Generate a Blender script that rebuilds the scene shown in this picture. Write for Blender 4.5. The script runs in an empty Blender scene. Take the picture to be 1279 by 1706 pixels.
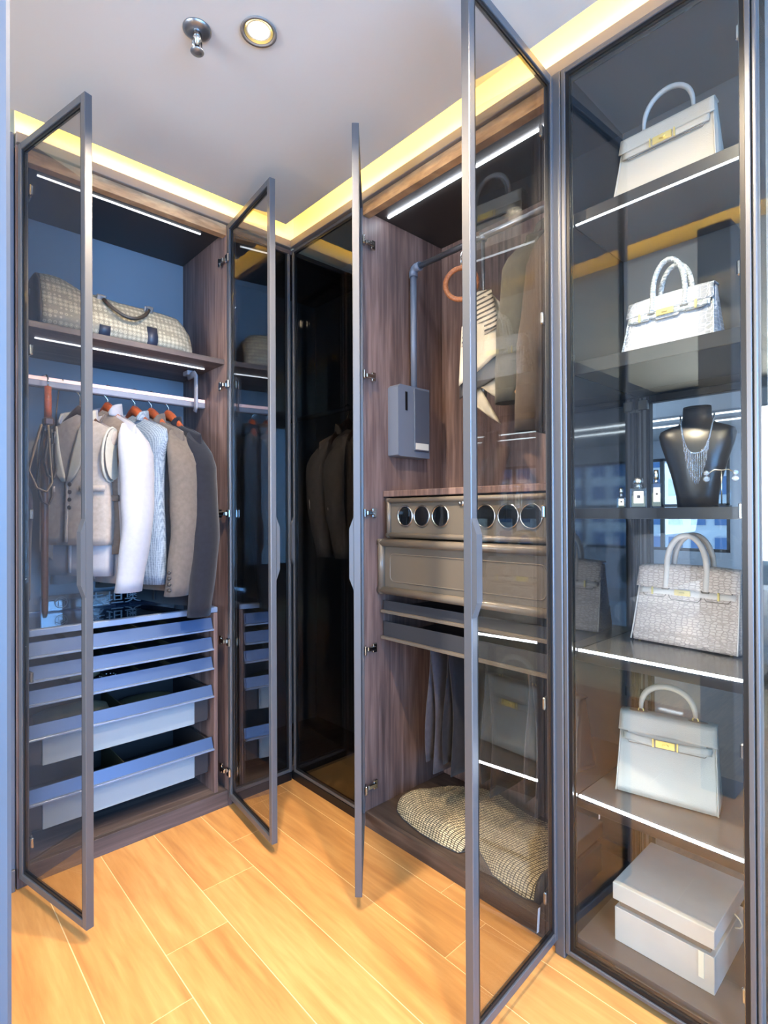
import bpy, bmesh, math, random
from math import sin, cos, pi, radians, sqrt, atan2
from mathutils import Vector, Matrix
random.seed(7)
SC = bpy.context.scene
COL = SC.collection

# ------------------------------------------------------------------ camera, world, big lights, exposure
cd = bpy.data.cameras.new('camera'); cam = bpy.data.objects.new('camera', cd); COL.objects.link(cam)
cd.sensor_fit = 'HORIZONTAL'; cd.sensor_width = 36.0; cd.lens = 25.469; cd.clip_start = .02; cd.clip_end = 300
_R = ((0.732196, -0.681079, -0.004461), (0.000572, -0.005935, 0.999982), (0.681093, 0.732186, 0.003956))   # right, up, forward
m4 = Matrix.Identity(4)
for i in range(3):
    m4[i][0] = _R[0][i]; m4[i][1] = _R[1][i]; m4[i][2] = -_R[2][i]
m4[2][3] = 1.2
cam.matrix_world = m4
SC.camera = cam

SC.view_settings.view_transform = 'Standard'; SC.view_settings.look = 'None'
SC.view_settings.gamma = 1; SC.view_settings.use_curve_mapping = False
SC.view_settings.exposure = 1.0
SC.cycles.transparent_max_bounces = 40; SC.cycles.max_bounces = 10; SC.cycles.glossy_bounces = 6; SC.cycles.diffuse_bounces = 5
SC.cycles.caustics_reflective = False; SC.cycles.caustics_refractive = False
SC.cycles.sample_clamp_indirect = 4.0

W = bpy.data.worlds.new('sky'); SC.world = W; W.use_nodes = True
nt = W.node_tree; nt.nodes.clear()
_o = nt.nodes.new('ShaderNodeOutputWorld'); _b = nt.nodes.new('ShaderNodeBackground')
_t = nt.nodes.new('ShaderNodeTexCoord'); _s = nt.nodes.new('ShaderNodeSeparateXYZ'); _r = nt.nodes.new('ShaderNodeValToRGB')
nt.links.new(_t.outputs['Generated'], _s.inputs[0]); nt.links.new(_s.outputs['Z'], _r.inputs[0])
_r.color_ramp.elements[0].position = 0.0; _r.color_ramp.elements[0].color = (.50, .72, .95, 1)
_r.color_ramp.elements[1].position = 0.6; _r.color_ramp.elements[1].color = (.12, .36, .85, 1)
nt.links.new(_r.outputs[0], _b.inputs[0]); _b.inputs[1].default_value = 0.9
nt.links.new(_b.outputs[0], _o.inputs[0])

def area(name, loc, target, sx, sy, power, col):
    l = bpy.data.lights.new(name, 'AREA'); l.shape = 'RECTANGLE'; l.size = sx; l.size_y = sy; l.energy = power; l.color = col
    o = bpy.data.objects.new(name, l); COL.objects.link(o); o.location = loc
    o.rotation_euler = (Vector(target) - Vector(loc)).to_track_quat('-Z', 'Y').to_euler()
    return o
# daylight entering at the rear and bedroom windows, then a fill for the lounge
area('window_daylight', (0.0, -2.45, 1.45), (0.0, 0, 1.2), 3.2, 1.9, 210, (.19, .48, 1.0))
area('bedroom_daylight', (-3.9, 0.6, 1.5), (0, .9, 1.5), 2.2, 1.6, 140, (.80, .88, 1.0))
area('lounge_fill', (5.5, 4.8, 1.5), (5, 0, 1.2), 4.0, 1.6, 150, (.55, .75, 1.0))  # added fill lamp beside a windowless wall, brightens the lounge

# ------------------------------------------------------------------ helpers
def lin(c):
    c = c / 255.0
    return c / 12.92 if c <= .04045 else ((c + .055) / 1.055) ** 2.4
def rgb(r, g, b): return (lin(r), lin(g), lin(b), 1)

class MB:
    """collects vertices and faces of ONE mesh"""
    def __init__(self): self.v = []; self.f = []; self.sm = []; self.mi = []; self.m = 0; self.smooth = False
    def add(self, vs, fs, smooth=None):
        b = len(self.v); self.v += [tuple(p) for p in vs]
        for f in fs:
            self.f.append(tuple(i + b for i in f)); self.sm.append(self.smooth if smooth is None else smooth); self.mi.append(self.m)
        return self
    def hexa(self, p):   # 8 corner points: bottom 0-3 ccw, top 4-7
        return self.add(p, [(3, 2, 1, 0), (4, 5, 6, 7), (0, 1, 5, 4), (1, 2, 6, 5), (2, 3, 7, 6), (3, 0, 4, 7)], False)
    def box(self, x0, y0, z0, x1, y1, z1, c=0.0):
        if x1 < x0: x0, x1 = x1, x0
        if y1 < y0: y0, y1 = y1, y0
        if z1 < z0: z0, z1 = z1, z0
        return self.obox(((x0 + x1) / 2, (y0 + y1) / 2, (z0 + z1) / 2), (1, 0, 0), (0, 1, 0), (0, 0, 1), x1 - x0, y1 - y0, z1 - z0, c)
    def obox(self, ctr, u, v, w, a, b, h, c=0.0):
        ctr = Vector(ctr); u = Vector(u).normalized() * a / 2; v = Vector(v).normalized() * b / 2; w = Vector(w).normalized() * h / 2
        if c <= 0:
            return self.hexa([ctr - u - v - w, ctr + u - v - w, ctr + u + v - w, ctr - u + v - w, ctr - u - v + w, ctr + u - v + w, ctr + u + v + w, ctr - u + v + w])
        c = min(c, a * .45, b * .45, h * .45)
        fu, fv, fw = 1 - 2 * c / a, 1 - 2 * c / b, 1 - 2 * c / h
        P = []; idx = {}
        for su in (-1, 1):
            for sv in (-1, 1):
                for sw in (-1, 1):
                    for k, (a1, b1, c1) in enumerate(((1, fv, fw), (fu, 1, fw), (fu, fv, 1))):
                        idx[(su, sv, sw, k)] = len(P); P.append(ctr + u * su * a1 + v * sv * b1 + w * sw * c1)
        F = []
        I = lambda su, sv, sw, k: idx[(su, sv, sw, k)]
        for s in (-1, 1):
            q = [I(s, -1, -1, 0), I(s, 1, -1, 0), I(s, 1, 1, 0), I(s, -1, 1, 0)]; F.append(q if s > 0 else q[::-1])
            q = [I(-1, s, -1, 1), I(-1, s, 1, 1), I(1, s, 1, 1), I(1, s, -1, 1)]; F.append(q if s > 0 else q[::-1])
            q = [I(-1, -1, s, 2), I(1, -1, s, 2), I(1, 1, s, 2), I(-1, 1, s, 2)]; F.append(q if s > 0 else q[::-1])
        for s in (-1, 1):
            for t in (-1, 1):
                q = [I(s, t, -1, 0), I(s, t, -1, 1), I(s, t, 1, 1), I(s, t, 1, 0)]; F.append(q if s * t > 0 else q[::-1])
                q = [I(s, -1, t, 0), I(s, 1, t, 0), I(s, 1, t, 2), I(s, -1, t, 2)]; F.append(q if s * t > 0 else q[::-1])
                q = [I(-1, s, t, 1), I(-1, s, t, 2), I(1, s, t, 2), I(1, s, t, 1)]; F.append(q if s * t > 0 else q[::-1])
                for r in (-1, 1):
                    q = [I(s, t, r, 0), I(s, t, r, 1), I(s, t, r, 2)]; F.append(q if s * t * r > 0 else q[::-1])
        return self.add(P, F, False)
    def loft(self, rings, cap0=True, cap1=True, closed=True, smooth=True):
        n = len(rings[0]); vs = [p for r in rings for p in r]; fs = []
        for i in range(len(rings) - 1):
            for j in range(n if closed else n - 1):
                k = (j + 1) % n
                fs.append((i * n + j, i * n + k, (i + 1) * n + k, (i + 1) * n + j))
        b = len(fs)
        self.add(vs, fs, smooth)
        if cap0: self.add(rings[0], [tuple(range(n))[::-1]], False)
        if cap1: self.add(rings[-1], [tuple(range(n))], False)
        return self
    def tube(self, path, r, n=10, closed=False, flat=1.0, up=None, cap=True):
        path = [Vector(p) for p in path]; N = len(path); rings = []
        rs = r if isinstance(r, (list, tuple)) else [r] * N
        prev = None
        for i, p in enumerate(path):
            if closed: t = path[(i + 1) % N] - path[i - 1]
            else: t = path[min(i + 1, N - 1)] - path[max(i - 1, 0)]
            t.normalize()
            if up is not None: a = Vector(up)
            elif prev is None: a = Vector((0, 0, 1)) if abs(t.z) < .9 else Vector((1, 0, 0))
            else: a = prev
            a = a - t * a.dot(t)
            if a.length < 1e-6: a = t.orthogonal()
            a.normalize(); prev = a; b = t.cross(a)
            rings.append([p + (a * cos(2 * pi * k / n) * flat + b * sin(2 * pi * k / n)) * rs[i] for k in range(n)])
        if closed:
            rings.append(rings[0]); return self.loft(rings, False, False)
        return self.loft(rings, cap, cap)
    def cyl(self, p0, p1, r0, r1=None, n=16, cap=True):
        return self.tube([p0, p1], [r0, r0 if r1 is None else r1], n, cap=cap)
    def lathe(self, prof, c=(0, 0, 0), n=24, w=(0, 0, 1), sx=1.0, sy=1.0, cap0=True, cap1=True):
        w = Vector(w).normalized(); u = w.orthogonal().normalized() if abs(w.z) < .99 else Vector((1, 0, 0)); v = w.cross(u); c = Vector(c)
        rings = [[c + w * z + (u * cos(2 * pi * k / n) * sx + v * sin(2 * pi * k / n) * sy) * r for k in range(n)] for r, z in prof]
        return self.loft(rings, cap0, cap1)
    def prism(self, poly, o, u, v, w):    # polygon (a,b) in plane o+u*a+v*b, extruded by vector w
        o = Vector(o); u = Vector(u); v = Vector(v); w = Vector(w); n = len(poly)
        p0 = [o + u * a + v * b for a, b in poly]; p1 = [p + w for p in p0]
        fs = [tuple(range(n))[::-1], tuple(range(n, 2 * n))] + [(i, (i + 1) % n, n + (i + 1) % n, n + i) for i in range(n)]
        return self.add(p0 + p1, fs, False)
    def sheet(self, fn, nu, nv, th=0.0, smooth=True):    # fn(s,t) -> point; th: thickness along the normal
        P = [[Vector(fn(i / nu, j / nv)) for j in range(nv + 1)] for i in range(nu + 1)]
        N = lambda i, j: ((P[min(i + 1, nu)][j] - P[max(i - 1, 0)][j]).cross(P[i][min(j + 1, nv)] - P[i][max(j - 1, 0)])).normalized()
        w = nv + 1; vs = [P[i][j] for i in range(nu + 1) for j in range(nv + 1)]
        fs = [(i * w + j, (i + 1) * w + j, (i + 1) * w + j + 1, i * w + j + 1) for i in range(nu) for j in range(nv)]
        if th:
            b = len(vs); vs += [P[i][j] - N(i, j) * th for i in range(nu + 1) for j in range(nv + 1)]
            fs += [tuple(x + b for x in f[::-1]) for f in fs[:]]
            rim = [(i, 0) for i in range(nu)] + [(nu, j) for j in range(nv)] + [(i, nv) for i in range(nu, 0, -1)] + [(0, j) for j in range(nv, 0, -1)]
            ids = [i * w + j for i, j in rim]
            fs += [(ids[k], b + ids[k], b + ids[(k + 1) % len(ids)], ids[(k + 1) % len(ids)]) for k in range(len(ids))]
        return self.add(vs, fs, smooth)
    def build(self, name, mats, parent=None, inv=None):
        me = bpy.data.meshes.new(name)
        vs = self.v
        if parent is not None:
            iv = parent['_m'] if False else WM[parent.name].inverted()
            vs = [tuple(iv @ Vector(p)) for p in vs]
        me.from_pydata(vs, [], self.f)
        me.polygons.foreach_set('use_smooth', self.sm)
        if not isinstance(mats, (list, tuple)): mats = [mats]
        for m in mats: me.materials.append(m)
        if len(mats) > 1: me.polygons.foreach_set('material_index', self.mi)
        bm = bmesh.new(); bm.from_mesh(me); bmesh.ops.remove_doubles(bm, verts=bm.verts, dist=1e-6); bmesh.ops.recalc_face_normals(bm, faces=bm.faces)
        bm.to_mesh(me); bm.free(); me.update()
        o = bpy.data.objects.new(name, me); COL.objects.link(o)
        WM[o.name] = Matrix.Identity(4)
        if parent is not None:
            o.parent = parent; WM[o.name] = WM[parent.name].copy()
        return o
WM = {}     # world matrices of the objects built so far
def thing(name, label, cat, loc=(0, 0, 0), rz=0.0, group=None):
    o = bpy.data.objects.new(name, None); COL.objects.link(o); o.empty_display_size = .05
    o.location = loc; o.rotation_euler = (0, 0, rz)
    WM[o.name] = Matrix.Translation(loc) @ Matrix.Rotation(rz, 4, 'Z')
    o['label'] = label; o['category'] = cat
    if group: o['group'] = group
    return o
def tag(o, label, cat, group=None):
    o['label'] = label; o['category'] = cat
    if group: o['group'] = group
    return o
def origin(o):      # move a one-mesh thing's origin to the middle of its base
    vs = [v.co.copy() for v in o.data.vertices]
    c = Vector(((min(v.x for v in vs) + max(v.x for v in vs)) / 2, (min(v.y for v in vs) + max(v.y for v in vs)) / 2, min(v.z for v in vs)))
    o.data.transform(Matrix.Translation(-c)); o.location = c; WM[o.name] = Matrix.Translation(c); return o
def struct(o): o['kind'] = 'structure'; return o
def bx(*a, **k): return MB().box(*a, **k)
def smoothstep(a, b, x):
    t = max(0, min(1, (x - a) / (b - a))); return t * t * (3 - 2 * t)
def lerp(a, b, t): return a + (b - a) * t
def interp(xs, ys, x):
    if x <= xs[0]: return ys[0]
    for i in range(len(xs) - 1):
        if x <= xs[i + 1]: return lerp(ys[i], ys[i + 1], (x - xs[i]) / (xs[i + 1] - xs[i]))
    return ys[-1]

# ------------------------------------------------------------------ materials
def new_mat(name):
    m = bpy.data.materials.new(name); m.use_nodes = True
    n = m.node_tree; b = n.nodes['Principled BSDF']; return m, n, b
def mat(name, col, rough=.5, metal=0.0, var=.0, vscale=8.0, bump=0.0, bscale=200.0, stretch=(1, 1, 1), col2=None, spec=.5, sheen=0.0, coat=0.0):
    m, n, b = new_mat(name)
    b.inputs['Roughness'].default_value = rough; b.inputs['Metallic'].default_value = metal
    b.inputs['Specular IOR Level'].default_value = spec
    b.inputs['Sheen Weight'].default_value = sheen; b.inputs['Coat Weight'].default_value = coat
    b.inputs['Base Color'].default_value = col
    if var or bump or col2:
        tc = n.nodes.new('ShaderNodeTexCoord'); mp = n.nodes.new('ShaderNodeMapping'); mp.inputs['Scale'].default_value = stretch
        n.links.new(tc.outputs['Object'], mp.inputs[0])
    if var or col2:
        nz = n.nodes.new('ShaderNodeTexNoise'); nz.inputs['Scale'].default_value = vscale; nz.inputs['Detail'].default_value = 6
        n.links.new(mp.outputs[0], nz.inputs['Vector'])
        r = n.nodes.new('ShaderNodeValToRGB'); r.color_ramp.elements[0].position = .3; r.color_ramp.elements[1].position = .7
        c2 = col2 or tuple(min(1, c * (1 + var)) for c in col[:3]) + (1,)
        c1 = col if col2 else tuple(c * (1 - var) for c in col[:3]) + (1,)
        r.color_ramp.elements[0].color = c1; r.color_ramp.elements[1].color = c2
        n.links.new(nz.outputs['Fac'], r.inputs[0]); n.links.new(r.outputs[0], b.inputs['Base Color'])
    if bump:
        nb = n.nodes.new('ShaderNodeTexNoise'); nb.inputs['Scale'].default_value = bscale; nb.inputs['Detail'].default_value = 3
        n.links.new(mp.outputs[0], nb.inputs['Vector'])
        bp = n.nodes.new('ShaderNodeBump'); bp.inputs['Strength'].default_value = bump; bp.inputs['Distance'].default_value = .002
        n.links.new(nb.outputs['Fac'], bp.inputs['Height']); n.links.new(bp.outputs[0], b.inputs['Normal'])
    return m
def emit(name, col, strength):
    m, n, b = new_mat(name); b.inputs['Base Color'].default_value = (.8, .8, .8, 1)
    b.inputs['Emission Color'].default_value = col; b.inputs['Emission Strength'].default_value = strength
    return m
def glass(name, tint, f0=.05, rough=0.0, fmax=.9, body=None):
    """a tinted pane: light goes straight through tinted, the rest mirrors off with a Schlick fresnel"""
    m, n, b = new_mat(name); n.nodes.remove(b)
    out = n.nodes['Material Output']
    tr = n.nodes.new('ShaderNodeBsdfTransparent'); tr.inputs[0].default_value = tint
    gl = n.nodes.new('ShaderNodeBsdfGlossy'); gl.inputs['Roughness'].default_value = rough; gl.inputs['Color'].default_value = (1, 1, 1, 1)
    lw = n.nodes.new('ShaderNodeLayerWeight'); lw.inputs['Blend'].default_value = .5
    p = n.nodes.new('ShaderNodeMath'); p.operation = 'POWER'; p.inputs[1].default_value = 5
    n.links.new(lw.outputs['Facing'], p.inputs[0])
    q = n.nodes.new('ShaderNodeMath'); q.operation = 'MULTIPLY_ADD'; q.inputs[1].default_value = fmax - f0; q.inputs[2].default_value = f0
    n.links.new(p.outputs[0], q.inputs[0])
    mx = n.nodes.new('ShaderNodeMixShader'); n.links.new(q.outputs[0], mx.inputs[0])
    n.links.new(tr.outputs[0], mx.inputs[1]); n.links.new(gl.outputs[0], mx.inputs[2]); n.links.new(mx.outputs[0], out.inputs[0])
    return m
def wood(name, c1, c2, c3=None, scale=(14, 14, 1.2), rough=.5, rings=9.0, spec=.4, bump=.15):
    """long grain along the axis with the smallest scale"""
    m, n, b = new_mat(name)
    tc = n.nodes.new('ShaderNodeTexCoord'); mp = n.nodes.new('ShaderNodeMapping'); mp.inputs['Scale'].default_value = scale
    oi = n.nodes.new('ShaderNodeObjectInfo'); ad = n.nodes.new('ShaderNodeVectorMath'); ad.operation = 'ADD'
    sc = n.nodes.new('ShaderNodeVectorMath'); sc.operation = 'SCALE'; sc.inputs['Scale'].default_value = 37.0
    cb = n.nodes.new('ShaderNodeCombineXYZ')
    for k in range(3): n.links.new(oi.outputs['Random'], cb.inputs[k])
    n.links.new(cb.outputs[0], sc.inputs[0])
    n.links.new(tc.outputs['Object'], mp.inputs[0]); n.links.new(mp.outputs[0], ad.inputs[0]); n.links.new(sc.outputs[0], ad.inputs[1])
    n1 = n.nodes.new('ShaderNodeTexNoise'); n1.inputs['Scale'].default_value = 1.0; n1.inputs['Detail'].default_value = 8; n1.inputs['Roughness'].default_value = .65; n1.inputs['Distortion'].default_value = .6
    n2 = n.nodes.new('ShaderNodeTexNoise'); n2.inputs['Scale'].default_value = rings; n2.inputs['Detail'].default_value = 4; n2.inputs['Distortion'].default_value = .3
    n.links.new(ad.outputs[0], n1.inputs['Vector']); n.links.new(ad.outputs[0], n2.inputs['Vector'])
    mx = n.nodes.new('ShaderNodeMath'); mx.operation = 'MULTIPLY_ADD'; mx.inputs[1].default_value = .45
    ml = n.nodes.new('ShaderNodeMath'); ml.operation = 'MULTIPLY'; ml.inputs[1].default_value = .55
    n.links.new(n1.outputs['Fac'], ml.inputs[0]); n.links.new(n2.outputs['Fac'], mx.inputs[0]); n.links.new(ml.outputs[0], mx.inputs[2])
    r = n.nodes.new('ShaderNodeValToRGB'); e = r.color_ramp.elements
    e[0].position = .36; e[0].color = c1; e[1].position = .62; e[1].color = c2
    if c3: k = e.new(.50); k.color = c3
    n.links.new(mx.outputs[0], r.inputs[0]); n.links.new(r.outputs[0], b.inputs['Base Color'])
    b.inputs['Roughness'].default_value = rough; b.inputs['Specular IOR Level'].default_value = spec
    bp = n.nodes.new('ShaderNodeBump'); bp.inputs['Strength'].default_value = bump; bp.inputs['Distance'].default_value = .001
    n.links.new(n2.outputs['Fac'], bp.inputs['Height']); n.links.new(bp.outputs[0], b.inputs['Normal'])
    return m

K = {}
K['plank'] = wood('floor_wood', rgb(176, 120, 66), rgb(210, 156, 94), rgb(196, 140, 80), scale=(9, .9, 9), rough=.42, rings=5.0, bump=.06)
K['grout'] = mat('floor_joint_lit_edge', rgb(240, 205, 150), .6)  # pale joints, their brightness standing in for light on plank bevels
K['ceiling'] = mat('ceiling_paint', rgb(207, 202, 195), .85, bump=.05, bscale=60)
K['cove'] = mat('cove_paint', rgb(236, 226, 200), .8)
K['pier'] = mat('pier_daylit_tone', rgb(74, 81, 92), .5, var=.04)  # pale wall darkened and blued in colour for its daylit look
K['dark_ceiling'] = mat('dark_inner_board', rgb(52, 49, 49), .5)
K['paint'] = mat('wall_paint', rgb(150, 160, 176), .8, var=.03)
K['darkwood'] = wood('dark_wood_veneer', rgb(80, 64, 60), rgb(140, 116, 108), rgb(112, 90, 84), scale=(10, 10, .55), rough=.5, rings=7.0)
K['darkwood_h'] = wood('dark_wood_veneer_flat', rgb(62, 54, 54), rgb(104, 90, 86), rgb(84, 72, 69), scale=(.55, 10, 10), rough=.5, rings=7.0)
K['darkwood_y'] = wood('dark_wood_veneer_side', rgb(62, 50, 44), rgb(98, 82, 72), rgb(80, 66, 58), scale=(8, .55, 8), rough=.5, rings=7.0)
K['header'] = wood('header_wood_warm_lit', rgb(150, 116, 84), rgb(205, 166, 122), rgb(180, 142, 104), scale=(3, 3, 12), rough=.5, rings=6.0)  # wood colour raised to orange in place of the warm light on it
K['backpanel'] = mat('slate_back_panel', rgb(122, 126, 134), .5, var=.04, vscale=3)
K['fascia'] = mat('fascia_taupe', rgb(120, 112, 106), .55)
K['metal'] = mat('gunmetal_frame', rgb(94, 95, 99), .36, .4, spec=.5)
K['metal_dark'] = mat('black_metal', rgb(24, 25, 28), .35, .3)
K['alu_white'] = mat('satin_white_aluminium', rgb(138, 138, 146), .45, .2)
K['chrome'] = mat('chrome', rgb(200, 200, 198), .18, 1.0)
K['steel'] = mat('steel', rgb(150, 152, 156), .3, .9)
K['gold'] = mat('gold_metal', rgb(248, 222, 140), .3, .75)
K['smoke'] = glass('smoked_glass', (.83, .82, .81, 1), .055)
K['bedroom_paint'] = mat('bedroom_paint_dimmed', rgb(84, 90, 102), .7)  # bedroom walls darkened in colour to keep glass reflections dim
K['smoke_dark'] = glass('dark_smoked_glass', (.45, .45, .45, 1), .05)
K['clear'] = glass('clear_glass', (.95, .97, .97, 1), .055)
K['gloss_black'] = mat('gloss_black_panel', rgb(30, 32, 37), .06, spec=.9, coat=.6)
K['slate_gloss'] = mat('slate_gloss_panel', rgb(92, 95, 102), .12, spec=.6)
K['shelf_dark'] = mat('dark_shelf', rgb(84, 82, 83), .16, spec=.6); K['shelf_edge'] = mat('black_shelf_edge', rgb(26, 27, 31), .3)
K['led'] = emit('led_white', (.86, .92, 1, 1), 30)
K['led_soft'] = emit('led_soft_white', (.86, .92, 1, 1), 1.5)
K['led_cove'] = emit('led_warm', (1, .66, .11, 1), 15)
K['led_copper'] = emit('led_soft_pink', (1, .42, .24, 1), .6)
K['lamp'] = emit('lamp_warm', (1, .86, .62, 1), 18)

# ------------------------------------------------------------------ the setting
def S(name, mb, m): return struct(origin(mb.build(name, m)))
floor = S('floor', bx(-4, -2.6, -.06, 1.76, 2.62, -.0012), K['grout']); 
k = 0
for i in range(-7, 6):                       # planks 18 cm wide, running away from the window, ends stepped
    xa = .39 + .1825 * i; xb = xa + .1825
    if xa > 1.36: continue
    y = 1.495 + .175 * (i - 1) - 1.05 * 5
    while y < 2.1:
        ya, yb = max(y, -.9), min(y + 1.05, 2.12); y += 1.05
        if yb - ya < .03: continue
        o = MB().box(xa + .0014, ya + .0011, -.02, min(xb, 1.46) - .0014, yb - .0011, 0.0, .0005).build('plank', K['plank'], floor); k += 1
ceil = S('ceiling', bx(.13, -2.5, 2.46, 1.295, 2.01, 2.474), K['ceiling'])
MB().box(-4, -2.6, 2.62, 7.2, 2.62, 2.68).build('upper_slab', K['cove'], ceil)
S('trim_1', bx(.324, 2.088, 2.437, 1.385, 2.11, 2.62), K['cove'])           # cove wall over the left wardrobe
S('trim_2', bx(1.385, -1.2, 2.437, 1.41, 2.11, 2.62), K['cove'])            # cove wall over the right wardrobes
S('trim_3', bx(-.02, -2.5, 2.437, .03, 2.085, 2.62), K['cove'])             # cove wall over the bedroom opening
S('trim_4', bx(.324, 2.072, 2.402, 1.372, 2.11, 2.436, .002), K['fascia'])
S('trim_5', bx(1.358, -1.2, 2.402, 1.405, 2.072, 2.436, .002), K['fascia'])
def strip(nm, a, b): tag(origin(bx(*a, *b).build('cove_light_strip', K['led_cove'])), nm, 'light strip')
strip('warm strip light hidden in the ceiling cove above the left wardrobe', (.35, 1.90, 2.4745), (1.2, 1.920, 2.515))
strip('warm strip light hidden in the ceiling cove above the bays with lift and handbags', (1.205, -1.0, 2.4745), (1.225, 1.899, 2.515))
strip('warm strip light hidden in the ceiling cove on the bedroom side', (.21, -.2, 2.4745), (.225, 1.85, 2.515))
S('wall_left', bx(-.35, .67, 0, .10, .80, 2.44, .004), K['pier'])
S('wall_back', bx(-.35, 2.088, 0, .321, 2.20, 2.437, .003), K['bedroom_paint'])
S('baseboard_left', bx(-.35, 2.076, 0, .319, 2.0875, .07, .002), K['metal'])

# the room behind the camera and the bedroom beyond the opening (seen only in reflections)
S('wall_rear', MB().box(-4, -2.6, 0, -1.7, -2.5, 2.62).box(1.7, -2.6, 0, 1.9, -2.5, 2.62).box(-1.7, -2.6, 0, 1.7, -2.5, .45).box(-1.7, -2.6, 2.42, 1.7, -2.5, 2.62), K['paint'])
w1 = S('window_1', MB().box(-1.7, -2.58, .45, 1.7, -2.52, .5).box(-1.7, -2.58, 2.37, 1.7, -2.52, 2.42).box(-1.7, -2.58, .5, -1.65, -2.52, 2.37).box(1.65, -2.58, .5, 1.7, -2.52, 2.37).box(-.03, -2.58, .5, .03, -2.52, 2.37), K['metal_dark'])
for a in (-1.65, .03): bx(a, -2.553, .5, a + 1.62, -2.547, 2.37).build('pane', K['clear'], w1)
S('wall_far', MB().box(-4.1, -2.6, 0, -4, -.6, 2.62).box(-4.1, 1.9, 0, -4, 2.62, 2.62).box(-4.1, -.6, 0, -4, 1.9, .6).box(-4.1, -.6, 2.3, -4, 1.9, 2.62), K['bedroom_paint'])
w2 = S('window_2', MB().box(-4.08, -.6, .6, -4.02, 1.9, .65).box(-4.08, -.6, 2.25, -4.02, 1.9, 2.3).box(-4.08, -.6, .65, -4.02, -.55, 2.25).box(-4.08, 1.85, .65, -4.02, 1.9, 2.25).box(-4.08, .62, .65, -4.02, .67, 2.25), K['metal_dark'])
for a in (-.55, .67): bx(-4.053, a, .65, -4.047, a + 1.18, 2.25).build('pane', K['clear'], w2)
S('wall_bedroom', bx(-4, 2.5, 0, -.35, 2.62, 2.62), K['bedroom_paint'])

# ------------------------------------------------------------------ wardrobes
HZ = (.15, .68, 1.205, 1.735, 2.25)
def add_door(par, h, f, z0, z1, out, hinges=True, t=.022, st=.022, glassm='smoke', arm=None, handle=True, name='door'):
    h = Vector((h[0], h[1], 0)); f = Vector((f[0], f[1], 0)); L = (f - h).length; d = (f - h).normalized()
    n = Vector((-d.y, d.x, 0)) * out; Z = Vector((0, 0, 1)); ht = z1 - z0
    m = MB()
    def piece(a, b, za, zb): m.obox(h + d * (a + b) / 2 + Z * (za + zb) / 2, d, n, Z, b - a, t, zb - za, .0015)
    piece(0, st, z0, z1); piece(L - st, L, z0, z1)
    piece(st, L - st, z1 - st, z1); piece(st, L - st, z0, z0 + st)
    dr = m.build(name, K['metal'], par)
    MB().obox(h + d * L / 2 + Z * (z0 + z1) / 2 + n * .002, d, n, Z, L - 2 * st - .0192, .005, ht - 2 * st - .0192).build('glass_pane', K[glassm], dr)
    g = MB(); zc = (z0 + z1) / 2; q = .0095; T = .009; hh = ht - 2 * st
    for s_ in (-1, 1):
        g.obox(h + d * (L / 2 + s_ * (L / 2 - st - q / 2)) + Z * zc + n * .002, d, n, Z, q, T, hh)
        g.obox(h + d * L / 2 + Z * (zc + s_ * (hh / 2 - q / 2)) + n * .002, d, n, Z, L - 2 * st - 2 * q, T, q)
    g.build('gasket', K['metal_dark'], dr)
    if handle:
        za, zb = .97, 1.19; q = .035; pr = .013
        MB().prism([(za, 0), (za + q, pr), (zb - q, pr), (zb, 0)], h + d * (L - st) + n * t / 2, Z, n, d * st).build('handle', K['metal'], dr)
    if hinges:
        a = Vector(arm)     # direction into the cabinet along its side panel
        s = Vector((-a.y, a.x, 0)); 
        if s.dot(d) < 0: s = -s
        for z in HZ:
            g = MB()
            c = h - n * t / 2 + d * .018 + Z * z
            g.obox(c - n * .005, d, n, Z, .030, .010, .034, .003)
            g.obox(h - n * .016 + a * .022 + s * .008 + Z * z, a, s, Z, .042, .012, .018, .003)
            g.obox(h - n * .016 + a * .042 + s * .005 + Z * z, a, s, Z, .020, .008, .036, .002)
            g.build('hinge', K['chrome'], dr)
    return dr
def panel(par, name, m, *a, c=.0008): return MB().box(*a, c).build(name, m, par)

# --- wardrobe on the left
WA = thing('wardrobe', 'left wardrobe of suits and drawers, both smoked glass doors swung open', 'wardrobe', (.70, 2.30, 0))
panel(WA, 'side_panel', K['darkwood'], .324, 2.086, 0, .342, 2.54, 2.40); panel(WA, 'side_panel', K['darkwood'], 1.055, 2.086, 0, 1.0735, 2.54, 2.40)
panel(WA, 'back_panel', K['backpanel'], .342, 2.522, .03, 1.055, 2.54, 2.40)
panel(WA, 'top_panel', K['dark_ceiling'], .342, 2.12, 2.375, 1.055, 2.522, 2.40)
panel(WA, 'header', K['header'], .342, 2.086, 2.357, 1.055, 2.119, 2.401)
panel(WA, 'plinth', K['darkwood_h'], .342, 2.086, 0, 1.055, 2.106, .064); panel(WA, 'bottom_panel', K['darkwood_h'], .342, 2.106, .044, 1.055, 2.522, .064)
panel(WA, 'shelf', K['darkwood_h'], .3425, 2.105, 1.826, 1.0545, 2.5215, 1.847)
for z in (2.3745, 1.8255):
    o = panel(WA, 'led_strip', K['led_soft'], .40, 2.172 if z > 2 else 2.218, z - .004, .985 if z > 2 else 1.02, 2.180 if z > 2 else 2.226, z); o['label'] = 'glowing white led strip'
rail = bx(.3425, 2.285, 1.668, 1.0545, 2.315, 1.700, .004).build('clothes_rail', K['alu_white'], WA)
bx(.345, 2.281, 1.692, 1.05, 2.2848, 1.7045).build('rail_light', K['led_copper'], WA)['label'] = 'soft pinkish light line on top of the rail'
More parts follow.
